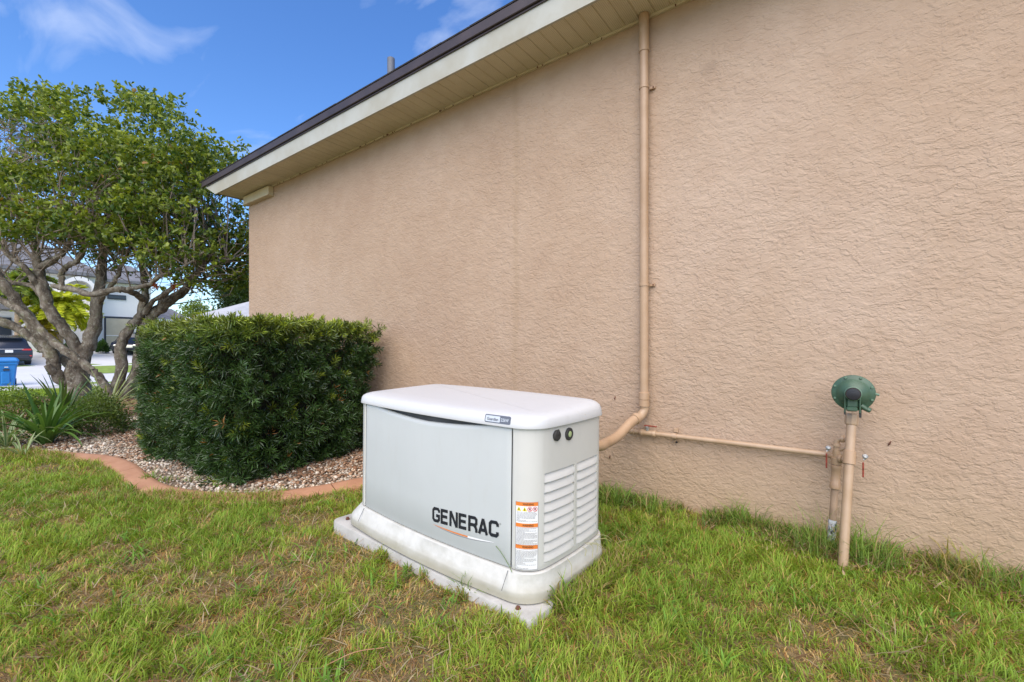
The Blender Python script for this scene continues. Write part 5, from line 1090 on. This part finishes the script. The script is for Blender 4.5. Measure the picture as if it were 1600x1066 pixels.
# wheelie bin
bp = ax_(8, 601, 27.2); bz = float(gz(bp[0], bp[1])) + .012; bn = thing('recycling_bin', 'blue wheeled recycling bin with lid standing at the kerb', 'trash bin', (bp[0], bp[1], bz)); bn.rotation_euler[2] = math.pi / 2 - .05; bn.scale = (1.06, 1.06, 1.06)
def rr(w, d, z, y0=0, c=.05): return [(-w + c, -d + y0, z), (w - c, -d + y0, z), (w, -d + c + y0, z), (w, d - c + y0, z), (w - c, d + y0, z), (-w + c, d + y0, z), (-w, d - c + y0, z), (-w, -d + c + y0, z)]
mb = MB(); mb.loft([rr(.24, .26, 0), rr(.30, .34, .78), rr(.33, .37, .80), rr(.33, .37, .88)]); mb.build('body', M['bin'], bn, 30, local=True)
mb = MB(); mb.loft([rr(.35, .39, .90), rr(.35, .39, .95), rr(.30, .32, 1.04), rr(.22, .24, 1.06)]); mb.build('lid', M['bin'], bn, 30, local=True)
mb = MB(); mb.box((0, -.31, .30), (.22, .06, .46), bev=.02); mb.build('front_panel', M['bin'], bn, 30, local=True)
MB().box((.02, -.345, .60), (.16, .03, .06)).build('lift_recess', M['trim_dark'], bn, local=True); MB().box((.02, -.350, .70), (.10, .02, .03)).build('sticker', M['white_wall'], bn, local=True)
MB().tube([(-.26, .40, .92), (.26, .40, .92)], .02, 8).build('handle', M['bin'], bn, local=True)
for sgn in (-1, 1): mb = MB(); mb.lathe([(.12, -.03), (.12, .03)], (sgn * .27, .30, .12), (1, 0, 0), 16); mb.build('wheel', M['tyre'], bn, 30, local=True)
# cars
def car(name, label, base_, rz, paint_, Lc=4.7, Wc=1.95, Hc=1.72, suv=True):
    t0 = thing(name, label, 'car', base_); t0.rotation_euler[2] = rz; hw = Wc / 2
    def sec(y, zb, zs, zr, wr): # cross-section at length y : sill, shoulder, roof
        return [(-hw * .93, y, zb), (-hw, y, zb + .18), (-hw, y, zs - .12), (-hw * .95, y, zs), (-wr, y, zr - .06), (-wr * .86, y, zr), (wr * .86, y, zr), (wr, y, zr - .06), (hw * .95, y, zs), (hw, y, zs - .12), (hw, y, zb + .18), (hw * .93, y, zb)]
    s_ = [(-Lc / 2, .42, .92, .94, hw * .86), (-Lc / 2 + .06, .32, 1.05, 1.08, hw * .88), (-Lc / 2 + .22, .26, 1.10, 1.38, hw * .80), (-Lc / 2 + .50, .24, 1.08, Hc - .06, hw * .76), (-Lc / 2 + .9, .24, 1.06, Hc, hw * .76), (.1, .24, 1.03, Hc, hw * .76), (.75, .24, 1.02, Hc - .12, hw * .74), (1.35, .24, 1.00, 1.08, hw * .86), (Lc / 2 - .25, .26, .90, .95, hw * .85), (Lc / 2, .40, .68, .70, hw * .75)]
    mb = MB(); mb.loft([sec(*a) for a in s_]); mb.build('body', paint_, t0, 35, local=True)
    y0 = -Lc / 2
    mb = MB(); mb.add([(-hw * .78, y0 + .075, 1.12), (hw * .78, y0 + .075, 1.12), (hw * .70, y0 + .42, Hc - .12), (-hw * .70, y0 + .42, Hc - .12), (-hw * .78, y0 + .14, 1.12), (hw * .78, y0 + .14, 1.12), (hw * .70, y0 + .46, Hc - .12), (-hw * .70, y0 + .46, Hc - .12)], [(0, 1, 2, 3), (4, 7, 6, 5), (0, 4, 5, 1), (1, 5, 6, 2), (2, 6, 7, 3), (3, 7, 4, 0)]); mb.build('rear_window', M['glass'], t0, local=True)
    for sg in (-1, 1):
        mb = MB(); mb.add([(sg * hw * .965, y0 + .75, 1.10), (sg * hw * .95, 1.15, 1.06), (sg * hw * .79, .60, Hc - .16), (sg * hw * .79, y0 + .95, Hc - .14), (sg * hw * .9, y0 + .75, 1.10), (sg * hw * .9, 1.15, 1.06), (sg * hw * .74, .60, Hc - .16), (sg * hw * .74, y0 + .95, Hc - .14)], [(0, 1, 2, 3), (4, 7, 6, 5), (0, 4, 5, 1), (2, 6, 7, 3)]); mb.build('side_window', M['glass'], t0, local=True)
        mb = MB(); mb.box((sg * hw * .74, y0 + .03, .99), (hw * .42, .08, .10), bev=.02); mb.build('tail_light', M['tail'], t0, 30, local=True)
        mb = MB(); mb.box((sg * hw * .84, y0 + .02, .62), (.26, .08, .07), bev=.015); mb.build('reflector', M['tail'], t0, 30, local=True)
        for yy in (y0 + .85, Lc / 2 - .95):
            mb = MB(); mb.lathe([(.20, -.12), (.34, -.12), (.36, -.09), (.36, .09), (.34, .12), (.20, .12)], (sg * (hw - .10), yy, .36), (1, 0, 0), 22); w = mb.build('wheel', M['tyre'], t0, 30, local=True)
            mb = MB(); mb.lathe([(.21, 0), (.19, .02), (.05, .03)], (sg * (hw + .015), yy, .36), (sg, 0, 0), 16); r_ = mb.build('rim', M['chrome'], w, 30, local=True)
    for sg in (-1, 1): mb = MB(); mb.box((sg * hw * .62, Lc / 2 - .03, .66), (.34, .12, .13), bev=.03); mb.build('headlight', M['chrome'], t0, 30, local=True)
    mb = MB(); mb.box((0, Lc / 2 + .0, .58), (.9, .06, .20), bev=.02); mb.build('grille', M['chrome'], t0, 30, local=True)
    mb = MB(); mb.add([(-hw * .82, 1.32, 1.09), (hw * .82, 1.32, 1.09), (hw * .70, .80, Hc - .14), (-hw * .70, .80, Hc - .14), (-hw * .82, 1.28, 1.04), (hw * .82, 1.28, 1.04), (hw * .70, .74, Hc - .18), (-hw * .70, .74, Hc - .18)], [(1, 0, 3, 2), (4, 5, 6, 7), (0, 1, 5, 4), (2, 3, 7, 6), (1, 2, 6, 5), (3, 0, 4, 7)]); mb.build('windscreen', M['glass'], t0, local=True)
    mb = MB(); mb.box((0, y0 - .02, .55), (Wc * .86, .10, .22), bev=.03); mb.build('bumper', M['trim_dark'], t0, 30, local=True)
    mb = MB(); mb.box((0, y0 - .01, .90), (.32, .03, .16)); pl = mb.build('number_plate', M['white_wall'], t0, local=True)
    MB().box((0, y0 + .01, 1.03), (Wc * .6, .04, .03)).build('chrome_strip', M['chrome'], t0, local=True)
    MB().box((0, y0 + .34, Hc - .04), (Wc * .62, .30, .035)).build('spoiler', paint_, t0, local=True)
    return t0
cp = ax_(11, 573, 40.0); sv = car('parked_suv', 'dark grey sport utility car parked tail-on behind the blue bin', (cp[0] - 2.3, cp[1], float(gz(cp[0] - 2.3, 0)) + .0), math.pi / 2 + .03, M['carpaint']); sv.rotation_euler[0] = .078
cp = ax_(195, 549, 47.0); car('parked_car', 'black car parked by the window of the white house, partly behind a limb', (cp[0], cp[1] + .6, float(gz(cp[0], cp[1])) + .012), -math.pi / 2 - .45, M['carpaint2'], 4.6, 1.9, 1.75)

# bark beads, cobwebs and mud specks on the stucco
for i, (u_, y_, l_) in enumerate(((961, 622, 'left of the conduit'), (953, 714, 'below the bent conduit'), (1390, 693, 'right of the gas regulator'))):
    p = on_wall(u_, y_, 2.945); mb = MB(); mb.tube([p + np.array([-.006 if i == 2 else -.002, 0, -.012]), p + np.array([0, -.004, 0]), p + np.array([.006 if i == 2 else .002, 0, .012])], [.002, .004, .002], 6); tag(mb.build('mud_speck', M['rust'], None), 'small brown mud speck on the wall ' + l_, 'speck')

# dry stalks caught on the flared base, dirt in the soffit joint
ds_ = thing('dry_stalks', 'thin dry grass stalks lying across the flared base below the louvres', 'dry grass', GEN_BASE := (GEN[0] + .6, GEN[1], .16))
def gworld(x, y, z): return np.array([GEN[0] + CB * x - SB * y, GEN[1] + SB * x + CB * y, z])
rs_ = random.Random(5)
for k in range(8):
    y_ = rs_.uniform(-.12, .16); a = gworld(.628, y_, .188 + rs_.uniform(0, .02)); b2 = gworld(.665 + rs_.uniform(-.01, .02), y_ + rs_.uniform(-.09, .09), .150 + rs_.uniform(-.01, .03)); mb = MB()
    mb.tube(smooth_path([a, (a + b2) / 2 + np.array([.01, 0, .012]), b2], 3), .0011, 4); mb.build('stalk', M['strawcol'] if 'strawcol' in M else M.setdefault('strawcol', varied('straw', (.30, .29, .12), .7, .3)), ds_)
mb = MB()
for k in range(46):
    xq = rs_.uniform(-6.2, .6); mb.tube([(xq, WY - .024, SZ - .010), (xq + rs_.uniform(-.004, .004), WY - .021, SZ - .019 - rs_.uniform(0, .004))], rs_.uniform(.003, .006), 5)
mb.build('joint_dirt', M['rust'], house)['kind'] = 'stuff'
